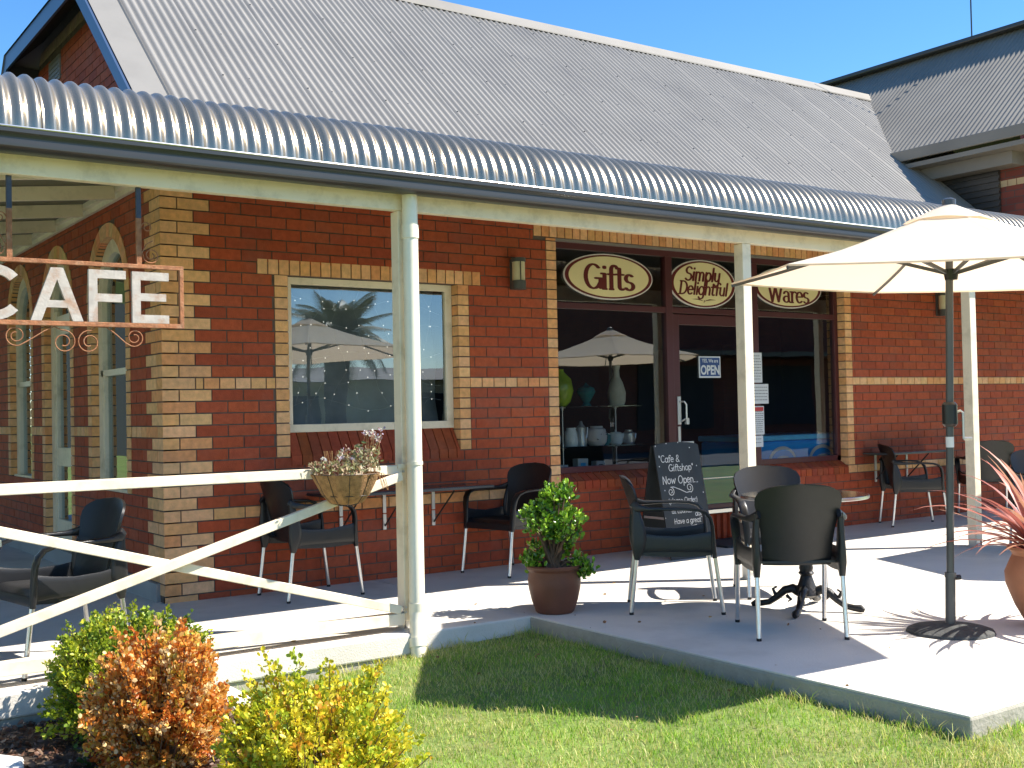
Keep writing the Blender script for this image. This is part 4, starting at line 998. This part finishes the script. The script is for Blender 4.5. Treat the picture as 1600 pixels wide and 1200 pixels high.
for k in range(74):
    a = rng.uniform(0, 2*math.pi); L_ = rng.uniform(.45, .80); el = rng.uniform(.35, 1.35); droop = rng.uniform(.3, 1.5); wd = rng.uniform(.012, .022)
    d = np.array([math.cos(a), math.sin(a), 0]); sd_ = np.array([-d[1], d[0], 0]); p = np.array([PX, PY, .41])+d*.03+rng.normal(0,.03,3)*[1,1,0]; e = el; n = 9; b = len(V)
    col = np.array(random.choice([(.46,.15,.11),(.55,.26,.20),(.34,.10,.08),(.48,.24,.15)]))
    for i in range(n+1):
        f = i/n; w_ = wd*(1-f**2.2)*(.6+.8*min(1, f*3))+.0008; fold = np.array([0,0,w_*.35])
        V += [p-sd_*w_+fold, p, p+sd_*w_+fold]; p = p+(d*math.cos(e)+np.array([0,0,math.sin(e)]))*L_/n; e -= droop/n*(.5+f)
    for i in range(n):
        for s in (0, 1): F.append((b+i*3+s, b+i*3+s+1, b+i*3+s+4, b+i*3+s+3)); Cc.append(col*(1 if s else .85))
npmesh('foliage', np.array(V), np.array(F), 'leaf', t, np.array(Cc))
# hanging basket on the rail
BX, BY = .365, -2.10
t = thing('hanging_basket', (BX, BY, .79), 'coir lined wire basket hooked on the top rail beside the post', 'basket')
q = MB(); 
def lob(a, z): return .95+.12*abs(math.sin((a-.17)*4.5))
q.lathe([(.04,-.165),(.09,-.155),(.13,-.11),(.16,-.05),(.185,0),(.19,.012),(.178,.012),(.165,-.02),(.1,-.04),(.0,-.04)], (BX, BY, .955), 54, lob); q.build('coir_liner', 'coir', t, smooth=True)
q = MB()
for k in range(9):
    a = 2*math.pi*k/9+.17; q.tube([(BX+r_*math.cos(a), BY+r_*math.sin(a), .955+z) for r_, z in ((.19,.012),(.157,-.05),(.128,-.11),(.089,-.155),(.03,-.172))], .0022, 5)
for r_, z in ((.193,.012),(.132,-.112)): q.tube([(BX+r_*math.cos(2*math.pi*k/30), BY+r_*math.sin(2*math.pi*k/30), .955+z) for k in range(31)], .0025, 5, cap=False)
q.build('wire_frame', 'wirebrown', t)
t = thing('succulent_plant', (BX, BY, .95), 'dry pink and grey flowering succulents filling the coir basket', 'plant')
rng = np.random.default_rng(44); n = 1150
a = rng.uniform(0, 2*np.pi, n); rd = .19*np.sqrt(rng.random(n)); cx = np.cos(a)*rd; cyy = np.sin(a)*rd
hh = .02+.05*rng.random(n)+np.where(cx > .03, rng.random(n)*.12*(cx+.1)/.25, 0)
P = np.stack([BX+cx*1.05, BY+cyy*1.0, .955+hh], 1)
leaves('foliage', t, P, rng.normal(size=(n,3))+[0,0,.5], .026, [(.28,.26,.12),(.36,.24,.16),(.18,.22,.08),(.46,.36,.20),(.22,.08,.06),(.32,.33,.18)], aspect=.4)
q = MB(); FP = []
for k in range(26):
    b = Vector((BX+rng.uniform(-.12,.2), BY+rng.uniform(-.1,.1), .96)); hgt = rng.uniform(.07,.14)+(.12 if b.x > BX+.08 else 0)
    e = b+Vector((rng.uniform(-.03,.09), rng.uniform(-.03,.03), hgt)); q.tube([b, (b+e)/2+Vector((0,0,.01)), e], .0016, 4, cap=False); FP.append(e)
for k in range(14):
    b = Vector((BX-.10+rng.uniform(-.03,.03), BY, .97)); q.tube([b, b+Vector((rng.uniform(-.05,.05),rng.uniform(-.02,.02),.13))], .0014, 4, cap=False)
for k in range(5):
    b = Vector((BX+.14+rng.uniform(-.03,.03), BY-.02, .96)); q.tube([b, b+Vector((.06,-.02,.0)), b+Vector((.08+rng.uniform(0,.03),-.02,-.07-rng.uniform(0,.05)))], .0018, 4, cap=False)
q.build('stalks', 'coir', t)
P = np.repeat(np.array([tuple(p) for p in FP]), 16, axis=0)+rng.normal(0,.006,(26*16,3))
leaves('flowers', t, P, rng.normal(size=(len(P),3)), .012, [(.7,.68,.62),(.5,.25,.22),(.40,.33,.42),(.66,.62,.5)], aspect=.9)
#PART3
# ================================================================== signs
def ellipse(cx, cz, rx, rz, n=56): return [(cx+rx*math.cos(2*math.pi*k/n), cz+rz*math.sin(2*math.pi*k/n)) for k in range(n)]
def oval(cx, cz, rx, rz, lines, label):
    t = thing('oval_sign', (cx, .11, cz), label, 'sign', 'oval signs on the shopfront fanlights')
    for (k, nm, m_, y0, y1) in ((1, 'border', 'signwhite', .100, .112), (.955, 'ring', 'signred', .097, .099), (.0, 'panel', 'signcream', .094, .096)):
        a, b = (rx*k, rz*k) if k else (rx-.055, rz-.026)
        if nm == 'ring': b = rz-.012; a = rx-.014
        q = MB(); q.prism(ellipse(cx, cz, a, b), FRW, -y0, -y1) if nm != 'border' else q.prism(ellipse(cx, cz, rx, rz), FRW, -y0, -y1)
        q.build(nm, m_, t)
    q = MB()
    for tx, size, dx, dz, nw, nh, serif, shear in lines:
        w = textw(tx)*size; text(q, tx, lambda a, b, d: (a, .0935-d*.6, b), cx-w/2+dx, cz+dz, size, nw, nh, serif, shear)
    if len(lines) > 1:
        for s in (-1, 1):
            q.add([(cx+s*.17,.0925,cz-.152),(cx+s*.08,.0925,cz-.146),(cx+s*.02,.0925,cz-.160),(cx+s*.02,.0925,cz-.166),(cx+s*.09,.0925,cz-.156)], [(0,1,2,3,4)])
        q.tube([(cx,.0925,cz-.16),(cx+.012,.0925,cz-.17),(cx-.004,.0925,cz-.18)], .004, 6)
    q.build('lettering', 'signred', t, fix=False)
FRW = lambda s, z, d: (s, -d, z)
oval(4.212, 2.525, .535, .213, [('Gifts', .30, .0, -.115, .17, .06, True, 0)], 'oval cream and maroon sign reading Gifts in the left fanlight')
oval(5.413, 2.512, .452, .238, [('Simply', .178, -.02, .03, .165, .085, False, .22), ('Delightful', .168, -.01, -.105, .16, .085, False, .22)], 'oval cream and maroon sign reading Simply Delightful above the door')
oval(6.648, 2.528, .518, .213, [('Wares', .235, .0, -.150, .155, .06, True, 0)], 'oval cream and maroon sign reading Wares partly behind the umbrella')
# OPEN sign
t = thing('open_sign', (5.48,.11,1.69), 'small blue sign reading YES, We are OPEN on the glass door', 'sign')
q = MB(); q.box(5.335,5.628,.104,.112,1.59,1.802); q.build('card', 'paper', t)
q = MB(); q.box(5.349,5.614,.1015,.1035,1.605,1.788); q.build('blue_panel', 'blue', t)
def bfont(body, size, F, name, mat, parent, x, z, ext=0, sx=1, bold=0):
    cu = bpy.data.curves.new('tmp', 'FONT'); cu.body = body; cu.size = size; cu.offset = bold; cu.align_x = 'CENTER'
    ob = bpy.data.objects.new('tmp', cu); COL.objects.link(ob); bpy.context.view_layer.update()
    me = ob.to_mesh(); mb = MB(); mb.add([F(x+v.co.x*sx, z+v.co.y, 0) for v in me.vertices], [tuple(p.vertices) for p in me.polygons]); ob.to_mesh_clear()
    bpy.data.objects.remove(ob); bpy.data.curves.remove(cu); return mb.build(name, mat, parent, fix=False)
bfont('OPEN', .125, lambda a, b, d: (a, .1, b), 'lettering', 'paper', t, 5.482, 1.625, sx=.80, bold=.004)
bfont('YES, We are', .05, lambda a, b, d: (a, .1, b), 'lettering', 'paper', t, 5.482, 1.742, sx=.85, bold=.001)
def notice(x0, x1, z0, z1, label, rows, hdr=None):
    t = thing('paper_notice', ((x0+x1)/2, .085, z0), label, 'notice', 'paper notices taped beside the shop door')
    q = MB(); q.box(x0,x1,.082,.084,z0,z1); q.mi = 1; n = rows
    for k in range(n):
        z = z1-.03-(z1-z0-.04)*k/n; x = x0+.012
        while x < x1-.03: w = random.uniform(.012,.035); q.box(x, min(x+w, x1-.01), .0805, .0815, z-.006, z); x += w+.007
    q.build('sheet', ['paper', 'ink'], t)
    if hdr: q = MB(); q.box(x0+.01,x1-.01,.080,.0815,z1-.05,z1-.01); q.build('header', 'redink', t)
notice(6.045,6.20,1.54,1.845,'white paper notice beside the shop door, highest of the four',9)
notice(6.06,6.285,1.325,1.525,'square white paper notice beside the door, second from the top',5)
notice(6.07,6.212,1.01,1.30,'narrow notice with a red heading beside the door, third from the top',12,True)
notice(6.07,6.19,.885,1.0,'small plain card beside the door, lowest of the four',2)
# CAFE sign
SY = -1.95
t = thing('cafe_sign', (-1.08, SY, 2.55), 'rusty hanging iron frame sign with the letters CAFE', 'sign')
q = MB(); q.box(-1.64,-.52,SY-.012,SY+.012,2.103,2.125); q.box(-1.64,-.52,SY-.012,SY+.012,1.788,1.812); q.box(-.542,-.52,SY-.012,SY+.012,1.812,2.103); q.box(-1.64,-1.618,SY-.012,SY+.012,1.812,2.103)
q.build('frame', 'rust', t, bevel=.002)
for x in (-.757,-1.40):
    q = MB(); q.box(x-.013,x+.013,SY-.010,SY+.010,2.125,2.37); q.build('hanger', 'rust', t)
    q = MB(); q.box(x-.0125,x+.0125,SY-.010,SY+.010,2.37,2.536); q.build('upper_hanger', 'hang', t)
Z0, Z1 = 1.813, 2.085
def prismq(mb, poly): mb.prism(poly, lambda a, b, d: (a, SY-d, b), -.012, .012)
LT = {}
q = MB(); T = .044
x = -.797
for a, b, c, d in ((x,x+T,Z0,Z1),(x+T,x+.195,Z1-T,Z1),(x+T,x+.18,(Z0+Z1)/2-.018,(Z0+Z1)/2+.022),(x+T,x+.195,Z0,Z0+T)): q.box(a,b,SY-.012,SY+.012,c,d)
q.build('letter_e', 'letter', t)
q = MB(); x = -1.02
for a, b, c, d in ((x,x+T,Z0,Z1),(x+T,x+.19,Z1-T,Z1),(x+T,x+.17,(Z0+Z1)/2-.03,(Z0+Z1)/2+.012)): q.box(a,b,SY-.012,SY+.012,c,d)
q.build('letter_f', 'letter', t)
q = MB(); a0, a1, am = -1.305, -1.048, -1.176; w_ = .052
prismq(q, [(a0,Z0),(a0+w_,Z0),(am,Z1-.06),(am,Z1),(am-.03,Z1)]); prismq(q, [(a1-w_,Z0),(a1,Z0),(am+.03,Z1),(am,Z1),(am,Z1-.06)]); q.box(am-.062,am+.062,SY-.0115,SY+.0115,Z0+.068,Z0+.105)
q.build('letter_a', 'letter', t)
q = MB(); cx, cz = -1.472, (Z0+Z1)/2; n = 22
for k in range(n):
    P = []
    for rr, kk in ((1,k),(1,k+1),(.66,k+1),(.66,k)): a = R(40+280*kk/n); P.append((cx+.142*rr*math.cos(a), cz+.138*rr*math.sin(a)))
    prismq(q, P)
q.build('letter_c', 'letter', t)
def spiral(cx, cz, r0, a0, turns, dr=1, r1=.3, n=30): return [(cx+(r0*(1-(1-r1)*i/n))*math.cos(R(a0)+dr*2*math.pi*turns*i/n), SY, cz+(r0*(1-(1-r1)*i/n))*math.sin(R(a0)+dr*2*math.pi*turns*i/n)) for i in range(n+1)]
for P in (spiral(-1.375,1.735,.052,-70,1.6,-1)[::-1]+[(-1.30,SY,1.72),(-1.24,SY,1.76),(-1.19,SY,1.785)]+spiral(-1.145,1.707,.062,100,1.6,-1),
          spiral(-1.018,1.707,.062,80,1.6,1)[::-1]+[(-.985,SY,1.787),(-.93,SY,1.787),(-.88,SY,1.75),(-.83,SY,1.705)]+spiral(-.785,1.735,.048,-110,1.6,1)):
    q = MB(); q.tube(P, .0032, 6); q.build('scroll', 'rust', t, smooth=True)
for x, s in ((-.757,1),(-1.40,-1)):
    P = spiral(x+s*.035,2.325,.026,90 if s > 0 else 90,1.4,-s)[::-1]
    q = MB(); q.tube([(x+s*.012,SY,2.335)]+spiral(x+s*.044,2.325,.030,180 if s > 0 else 0,1.3,-s), .003, 6); q.build('scroll', 'rust', t, smooth=True)
    q = MB(); q.tube([(x+s*.075,SY,2.255),(x+s*.04,SY,2.235),(x+s*.018,SY,2.19),(x+s*.03,SY,2.15)]+spiral(x+s*.066,2.176,.042,-120 if s > 0 else -60,1.5,s), .0032, 6); q.build('scroll', 'rust', t, smooth=True)
# ------------------------------------------------------------------ chalkboard
t = thing('chalkboard', (4.36,-.57,0), 'black A-frame chalkboard with handwritten chalk lettering by the shop door', 'chalkboard')
AX0, AX1, AYT, AZT = 4.10, 4.63, -.57, 1.0
sl_ = Vector((0,-.2,-1)).normalized(); LB = math.hypot(.2, 1.0)
def BF(a, b, d):     # a across, b up the slope from the foot, d outwards
    p = Vector((AX0+a, AYT, AZT))+sl_*(LB-b); n_ = Vector((0,-1,.2)).normalized(); return tuple(p+n_*d)
def BR(a, b, d): x, y, z = BF(a, b, d); return (x, 2*AYT+.03-y, z)
Wd = AX1-AX0
out = [(0,0),(Wd,0),(Wd,LB-.03)]+[(Wd/2+Wd/2*math.cos(R(k*10)), LB-.035+.035*math.sin(R(k*10))) for k in range(1,18)]+[(0,LB-.03)]
q = MB(); q.prism(out, BF, -.012, 0); q.build('front_panel', 'chalkboard', t)
q = MB(); q.prism(out, BR, -.012, 0); q.build('rear_panel', 'chalkboard', t)
q = MB(); q.bar((AX0+.01,-.70,.35),(AX0+.01,-.41,.35),.004,.02); q.build('stay', 'chrome', t)
q = MB()
for tx, a, b, size in (('"Cafe &', .03, .845, .080),('Giftshop"', .13, .765, .078),('Now Open...', .035, .655, .088),('(please Order)', .07, .485, .060),('at counter', .09, .395, .058),('Have a great', .10, .305, .060),('day', .36, .36, .06)):
    text(q, tx, BF, a, b, size, .085, .085, False, .1, 0, .015)
def bs(cx, cy, r0, a0, turns, dr): return [(cx+r0*(1-.75*i/26)*math.cos(R(a0)+dr*2*math.pi*turns*i/26), cy+r0*(1-.75*i/26)*math.sin(R(a0)+dr*2*math.pi*turns*i/26)) for i in range(27)]
for P in (bs(.12,.585,.04,90,1.5,-1)[::-1]+[(.16,.625),(.23,.60),(.30,.57)]+[(.35,.575)]+bs(.345,.61,.042,-80,1.4,1), [(.14,.25),(.30,.275),(.36,.285)]):
    for (a0, b0), (a1, b1) in zip(P[:-1], P[1:]): q.bar(BF(a0, b0, .001), BF(a1, b1, .001), .006, .001, side=tuple(sl_))
for a, b in ((.02,.99),(.15,1.01),(.29,1.015),(.42,.965),(.03,.81),(.47,.80),(.05,.60),(.50,.56)): q.add([BF(a+.006*math.cos(k), b+.006*math.sin(k), .0016) for k in range(6)], [tuple(range(6))])
q.build('chalk_lettering', 'chalk', t, fix=False)
# doormat
q = MB(); q.box(5.05,6.0,-.50,-.04,.001,.02); tag(q.build('doormat', 'dark', None, bevel=.005), 'dark doormat in front of the shop door step', 'doormat')
# ================================================================== window displays
q = MB()                                     # drape behind the left window
def FD(u, v):
    x = .99+u*1.47; z = 1.20+v*1.14
    return (x, .33+.035*math.sin(x*9+v*5)+.03*math.sin(v*11+x*4+2*math.sin(x*3))+.05*math.sin(v*3.0), z)
q.grid(FD, 60, 50)
tag(q.build('window_drape', 'drape', None, smooth=True, fix=False), 'grey draped cloth filling the cream framed window', 'curtain')
t = thing('fairy_lights', (1.7,.2,1.5), 'string of small white fairy lights hanging inside the cream framed window', 'lights')
rng = np.random.default_rng(9); q = MB(); BL = []
def strand(P, n):
    q.tube(P, .0018, 4, cap=False); P = [Vector(p) for p in P]
    for k in range(n):
        f = (k+.5)/n*(len(P)-1); i = int(f); BL.append(P[i].lerp(P[min(i+1, len(P)-1)], f-i)+Vector((rng.normal(0,.006),-.006,rng.normal(0,.006))))
for k in range(7):
    x0 = 1.06+k*.2; strand([(x0+rng.normal(0,.02)+.06*math.sin(j*1.3+k), .17, 2.29-j*.13) for j in range(8)], 5)
for k in range(5):
    z0 = 1.38+k*.2; strand([(1.05+j*.135, .165, z0+.05*math.sin(j*.9+k*2)+rng.normal(0,.01)) for j in range(11)], 7)
q.build('cord', 'wire', t)
q = MB()
for p in BL: q.lathe([(0,-.005),(.0042,-.002),(.0042,.003),(0,.006)], tuple(p), 6)
kind(q.build('bulbs', 'bulb', t), 'stuff')
# shop window shelves and wares
t = thing('glass_shelves', (4.2,.35,.7), 'glass display shelves on slim chrome uprights in the gift shop window', 'shelf')
for z in (.965, 1.335):
    q = MB(); q.box(3.62,4.72,.22,.50,z-.008,z); q.build('shelf_board', 'glass2', t)
for x in (3.83, 4.47):
    q = MB(); q.tube([(x,.36,.70),(x,.36,1.60)], .006, 8)
    for z in (.965, 1.335): q.bar((x-.03,.36,z-.012),(x+.03,.36,z-.012),.02,.01); q.tube([(x,.36,z-.035),(x,.36,z+.02)], .011, 8)
    q.build('upright', 'chrome', t)
def ware(name, x, z, prof, mat, label, cat, y=.34, spout=False, fn=None):
    t = thing(name, (x, y, z), label, cat, None)
    q = MB(); q.lathe(prof, (x, y, z+.001), 24, fn); q.build('body', mat, t, smooth=True)
    if spout:
        h = prof[-1][1]; r = max(p[0] for p in prof)
        q = MB(); q.tube([(x+r*.8,y,z+h*.25),(x+r*1.25,y,z+h*.45),(x+r*1.4,y,z+h*.75)], [.016,.012,.007], 8); q.build('spout', mat, t, smooth=True)
        q = MB(); q.tube([(x-r*.85,y,z+h*.7),(x-r*1.4,y,z+h*.75),(x-r*1.5,y,z+h*.4),(x-r*.9,y,z+h*.2)], .007, 8); q.build('handle', mat, t, smooth=True)
    return t
ware('vase', 3.80, 1.335, [(.05,0),(.09,.04),(.12,.14),(.10,.25),(.04,.31),(.03,.33),(.035,.34)], 'lime', 'lime green rounded glass vase on the upper shelf', 'vase')
ware('urn', 4.10, 1.335, [(.05,0),(.03,.03),(.05,.06),(.09,.13),(.075,.17),(.03,.19),(.0,.22)], 'teal', 'teal lidded urn on the upper shelf', 'urn')
ware('vase', 4.47, 1.335, [(.07,0),(.085,.04),(.09,.12),(.06,.22),(.035,.27),(.03,.33),(.042,.38)], 'stone', 'tall pale long-necked vase on the upper shelf', 'vase')
ware('jug', 3.70, .965, [(.055,0),(.07,.03),(.075,.09),(.05,.15),(.045,.17)], 'ceram', 'pale blue-grey jug at the left end of the lower shelf', 'jug')
ware('canister', 3.91, .965, [(.06,0),(.065,.03),(.06,.13),(.045,.15),(.045,.17)], 'ceram', 'tall pale canister on the lower shelf', 'canister')
ware('coffee_pot', 4.03, .965, [(.05,0),(.055,.03),(.04,.1),(.045,.17),(.02,.2),(.01,.23)], 'chrome', 'silver coffee pot on the lower shelf', 'coffee pot', spout=True)
w_ = ware('jar', 4.205, .965, [(.07,0),(.095,.03),(.10,.09),(.085,.15),(.06,.165),(.06,.18)], 'signwhite', 'wide white jar with dark flower marks on the lower shelf', 'jar', y=.33)
q = MB()
for k in range(10):
    a = -math.pi/2+random.uniform(-1.1,1.1); z = .965+random.uniform(.04,.13); r_ = .1005; q.lathe([(0,-.004),(.009,0),(0,.004)], (4.205+r_*math.cos(a), .33+r_*math.sin(a), z), 6)
q.build('flower_marks', 'ink', w_)
ware('teapot', 4.345, .965, [(.045,0),(.06,.03),(.06,.09),(.03,.11),(.008,.12),(.008,.135)], 'teal', 'small blue-green teapot beside the white jar', 'teapot', y=.38)
ware('teapot', 4.45, .965, [(.05,0),(.065,.02),(.065,.10),(.05,.115),(.01,.12),(.01,.14)], 'ceram', 'square-shouldered pale teapot on the lower shelf', 'teapot', spout=True)
ware('glass_jug', 4.61, .965, [(.05,0),(.065,.04),(.06,.1),(.035,.12),(.035,.135)], 'chrome', 'round glass and metal pot at the right end of the lower shelf', 'jug', spout=True)
for x, h, w_, m_, lb in ((3.75,.10,.13,'paper','small white gift box standing lowest in the gift shop window, leftmost'),(3.99,.15,.12,'ceram','pale blue tall gift box below the lower shelf'),(4.20,.12,.10,'paper','white picture box below the lower shelf, rightmost')):
    t = thing('gift_box', (x,.32,.70), lb, 'box', 'boxes at the foot of the gift shop window')
    q = MB(); q.box(x-w_/2,x+w_/2,.27,.35,.701,.70+h); q.build('carton', m_, t, bevel=.002)
    q = MB(); q.box(x-w_/4,x+w_/4,.2685,.2695,.70+h*.3,.70+h*.75); q.build('printed_panel', 'ink' if m_ == 'paper' else 'freezerlight', t)
# ice cream freezer
t = thing('ice_cream_freezer', (7.0,.6,0), 'bright blue ice cream freezer with Peters badges inside the right shop window', 'freezer')
q = MB(); q.box(6.15,7.80,.27,.95,.05,.93); q.build('cabinet', 'freezer', t, bevel=.03)
q = MB(); q.box(6.13,7.82,.25,.97,.932,.99); q.build('lid', 'freezerlight', t, bevel=.015)
for cx in (6.68, 7.31):
    q = MB()
    O = [(cx+.215*math.cos(R(a)), .70+.17*math.sin(R(a))) for a in range(0,181,10)]+[(cx-.215,.55),(cx+.215,.55)]
    I = [(cx+.18*math.cos(R(a)), .70+.135*math.sin(R(a))) for a in range(0,181,10)]+[(cx-.18,.56),(cx+.18,.56)]
    q.prism(O, FRW, -.269, -.264); b = q.build('badge', 'signwhite', t)
    q = MB(); q.prism(I, FRW, -.2635, -.261); q.build('badge_field', 'freezer', b)
    q = MB(); q.prism([(cx+.155*math.cos(R(a)), .67+.10*math.sin(R(a))) for a in range(0,181,10)]+[(cx-.155,.57),(cx+.155,.57)], FRW, -.2605, -.258); q.build('badge_band', 'signwhite', b)
    q = MB(); text(q, 'Peters', lambda a, b_, d: (a, .2575-d*.5, b_), cx-.125, .655, .088, .13, .09, False, .15); q.build('lettering', 'signred', b, fix=False)
# ================================================================== across the lawn (seen mirrored in the glass), plus unseen trees and building added at left
rng = np.random.default_rng(77)
def frond(base, az, L_, el, droop, V, F, Cc, col):
    d = np.array([math.cos(az), math.sin(az), 0]); sd_ = np.array([-d[1], d[0], 0]); p = np.array(base, float); n = 14; e = el; pts = []
    for i in range(n+1): pts.append((p.copy(), e)); p = p+(d*math.cos(e)+np.array([0,0,math.sin(e)]))*L_/n; e -= droop/n
    for i in range(1, n+1):
        p, e = pts[i]; q0 = pts[i-1][0]; f = i/n; wl = L_*.26*math.sin(math.pi*min(1, f*.9+.08))**.6
        for s in (-1, 1):
            for j in range(3):
                c = q0+(p-q0)*j/3; tip = c+sd_*s*wl*.75+(p-q0)/np.linalg.norm(p-q0)*wl*.6+np.array([0,0,-wl*.35]); t_ = (p-q0)*.16
                b = len(V); V.extend([c-t_, c+t_, tip]); F.append((b, b+1, b+2)); Cc.append(col*rng.uniform(.7,1.3))
t = thing('palm_tree', (12.4,-22.,0), 'date palm mirrored in the cream framed window', 'tree')
q = MB(); q.tube([(12.4,-22.,-.2),(12.35,-22.,1.5),(12.4,-22.,3.35)], [.38,.33,.36], 18); q.build('trunk', 'bark', t, smooth=True)
V, F, Cc = [], [], []
for k in range(64): frond((12.4,-22.,3.4), rng.uniform(0,6.28), rng.uniform(1.7,2.3), rng.uniform(-.1,1.45), rng.uniform(.9,1.7), V, F, Cc, np.array([.10,.115,.05]))
npmesh('crown', np.array(V), np.array(F), 'leaf', t, np.array(Cc))
def tree(x, y, h, r, label, conif=False, n=9000, col=(.03,.055,.02), group=None):
    t = thing('conifer_tree' if conif else 'added_broadleaf_tree', (x,y,0), label, 'tree', group)
    q = MB(); q.tube([(x,y,-.2),(x,y,h*.5),(x,y,h*.95)], [r*.12,r*.08,r*.02], 10)
    u = rng.random(n); a = rng.uniform(0,6.28,n)
    if conif: z = .08*h+u*h*.92; rad = r*(1-u)**.8*(.55+.45*rng.random(n))*(1+.25*np.sin(z*7+a*2))
    else: z = h*(.3+.68*u); rad = r*np.sqrt(np.clip(1-((u-.45)/.58)**2,0,1))*(.5+.5*rng.random(n))*(1+.2*np.sin(a*4+z*3))
    P = np.stack([x+rad*np.cos(a), y+rad*np.sin(a), z], 1)
    for k in range(0, 40): q.tube([(x,y,P[k*50][2]*.8), tuple(P[k*50])], [.03,.01], 5)
    q.build('trunk', 'wood', t)
    leaves('crown', t, P, rng.normal(size=(n,3))+[0,0,-.2], .26 if conif else .22, [col, tuple(c*1.6 for c in col), tuple(c*.6 for c in col)], aspect=.5)
tree(24.0,-25.5,5.4,1.7,'dark conifer mirrored in the gift shop window', True)
t = thing('palm_tree', (21.5,-26.,0), 'smaller second palm mirrored at the right end of the cream framed window', 'tree')
q = MB(); q.tube([(21.5,-26,-.2),(21.4,-26,3.4)], [.3,.26], 14); q.build('trunk', 'bark', t, smooth=True)
V, F, Cc = [], [], []
for k in range(50): frond((21.4,-26.,3.5), rng.uniform(0,6.28), rng.uniform(1.6,2.2), rng.uniform(-.1,1.45), rng.uniform(.9,1.7), V, F, Cc, np.array([.10,.115,.05]))
npmesh('crown', np.array(V), np.array(F), 'leaf', t, np.array(Cc))
tree(-12.5,5,6.5,3.2,'leafy tree added out of view to darken the arched side windows')  # unseen trees added to dim the side wall and its glass
tree(-13.5,14,7.5,3.6,'taller leafy tree added out of view to darken the farthest arched window')
t = thing('cream_building', (12,-30,0), 'low cream building with a grey roof mirrored in the cream framed window', 'building')
q = MB(); q.box(3,31,-36,-29,-.2,2.5); q.build('wall', 'cream2', t)
q = MB(); q.add([(2.6,-28.6,2.5),(31.4,-28.6,2.5),(31.4,-32.5,3.1),(2.6,-32.5,3.1)], [(0,1,2,3)]); q.add([(2.6,-32.5,3.1),(31.4,-32.5,3.1),(31.4,-36.4,2.5),(2.6,-36.4,2.5)], [(0,1,2,3)]); q.build('roof', 'roofdark', t)
for x in (5,9.5,14,19):
    q = MB(); q.box(x,x+1.2,-29.02,-28.95,.9,2.0); q.build('window', 'dark', t)
t = thing('brick_shop', (30,-20,0), 'dark brick shop across the street mirrored in the shop door glass', 'building')
q = MB(); q.box(20.5,46,-29,-19.8,-.2,6.2); q.build('wall', 'redbrick2', t)
q = MB(); q.box(20.3,46.2,-29.2,-19.6,6.2,6.5); q.build('parapet', 'roofdark', t)
for x in (22,27,32,37):
    q = MB(); q.box(x,x+3.4,-19.79,-19.72,.6,2.7); q.build('window', 'dark', t)
q = MB(); q.box(21,45,-19.8,-18.2,2.95,3.1); q.build('awning', 'slate', t)
road = MB(); road.box(-80,90,-19.2,-11.5,-.3,-.10); kind(road.build('road', pbr('asphalt', (.05,.05,.052), .9, var=.2, vs=2, bump=.4, bs=40), None))

t = thing('added_long_building', (-13,20,0), 'long dark building added out of view to darken the arched windows and door', 'building')  # unseen building added so the side glass mirrors something dark
q = MB(); q.box(-17,-10.5,9,46,-.2,6.5); q.build('wall', pbr('dark_weatherboard', (.03,.032,.03), .8), t)
q = MB(); q.add([(-10.1,8.6,6.4),(-10.1,46.4,6.4),(-13.7,46.4,8.6),(-13.7,8.6,8.6)], [(0,1,2,3)]); q.add([(-17.4,8.6,6.4),(-17.4,46.4,6.4),(-13.7,46.4,8.6),(-13.7,8.6,8.6)], [(3,2,1,0)]); q.build('roof', 'roofdark', t, fix=False)
for y in (12, 17, 22, 27, 32):
    q = MB(); q.box(-10.49,-10.42,y,y+1.4,1,2.6); q.build('window', 'dark', t)

rng = np.random.default_rng(91)
n = 46; P = np.stack([rng.uniform(-.2,3.2,n), rng.uniform(-5.2,-1.3,n), np.zeros(n)], 1)
P[:, 2] = np.where((P[:,1] > -2.1) | (P[:,0] > 1.66), .006, gzv(P[:,0], P[:,1])+.03)
kind(leaves('fallen_leaves', None, P, rng.normal(size=(n,3))*[1,1,.15], .026, [(.30,.17,.07),(.42,.28,.12),(.22,.11,.05)], aspect=.5, fold=.2), 'stuff')
for z in (.96, .98): pass
q = MB()
for z in (.985, .955, .11, .14): q.tube([(.80,-1.999,z),(.80,-2.006,z)], .007, 8)
q.build('bolts', 'chrome', ra)
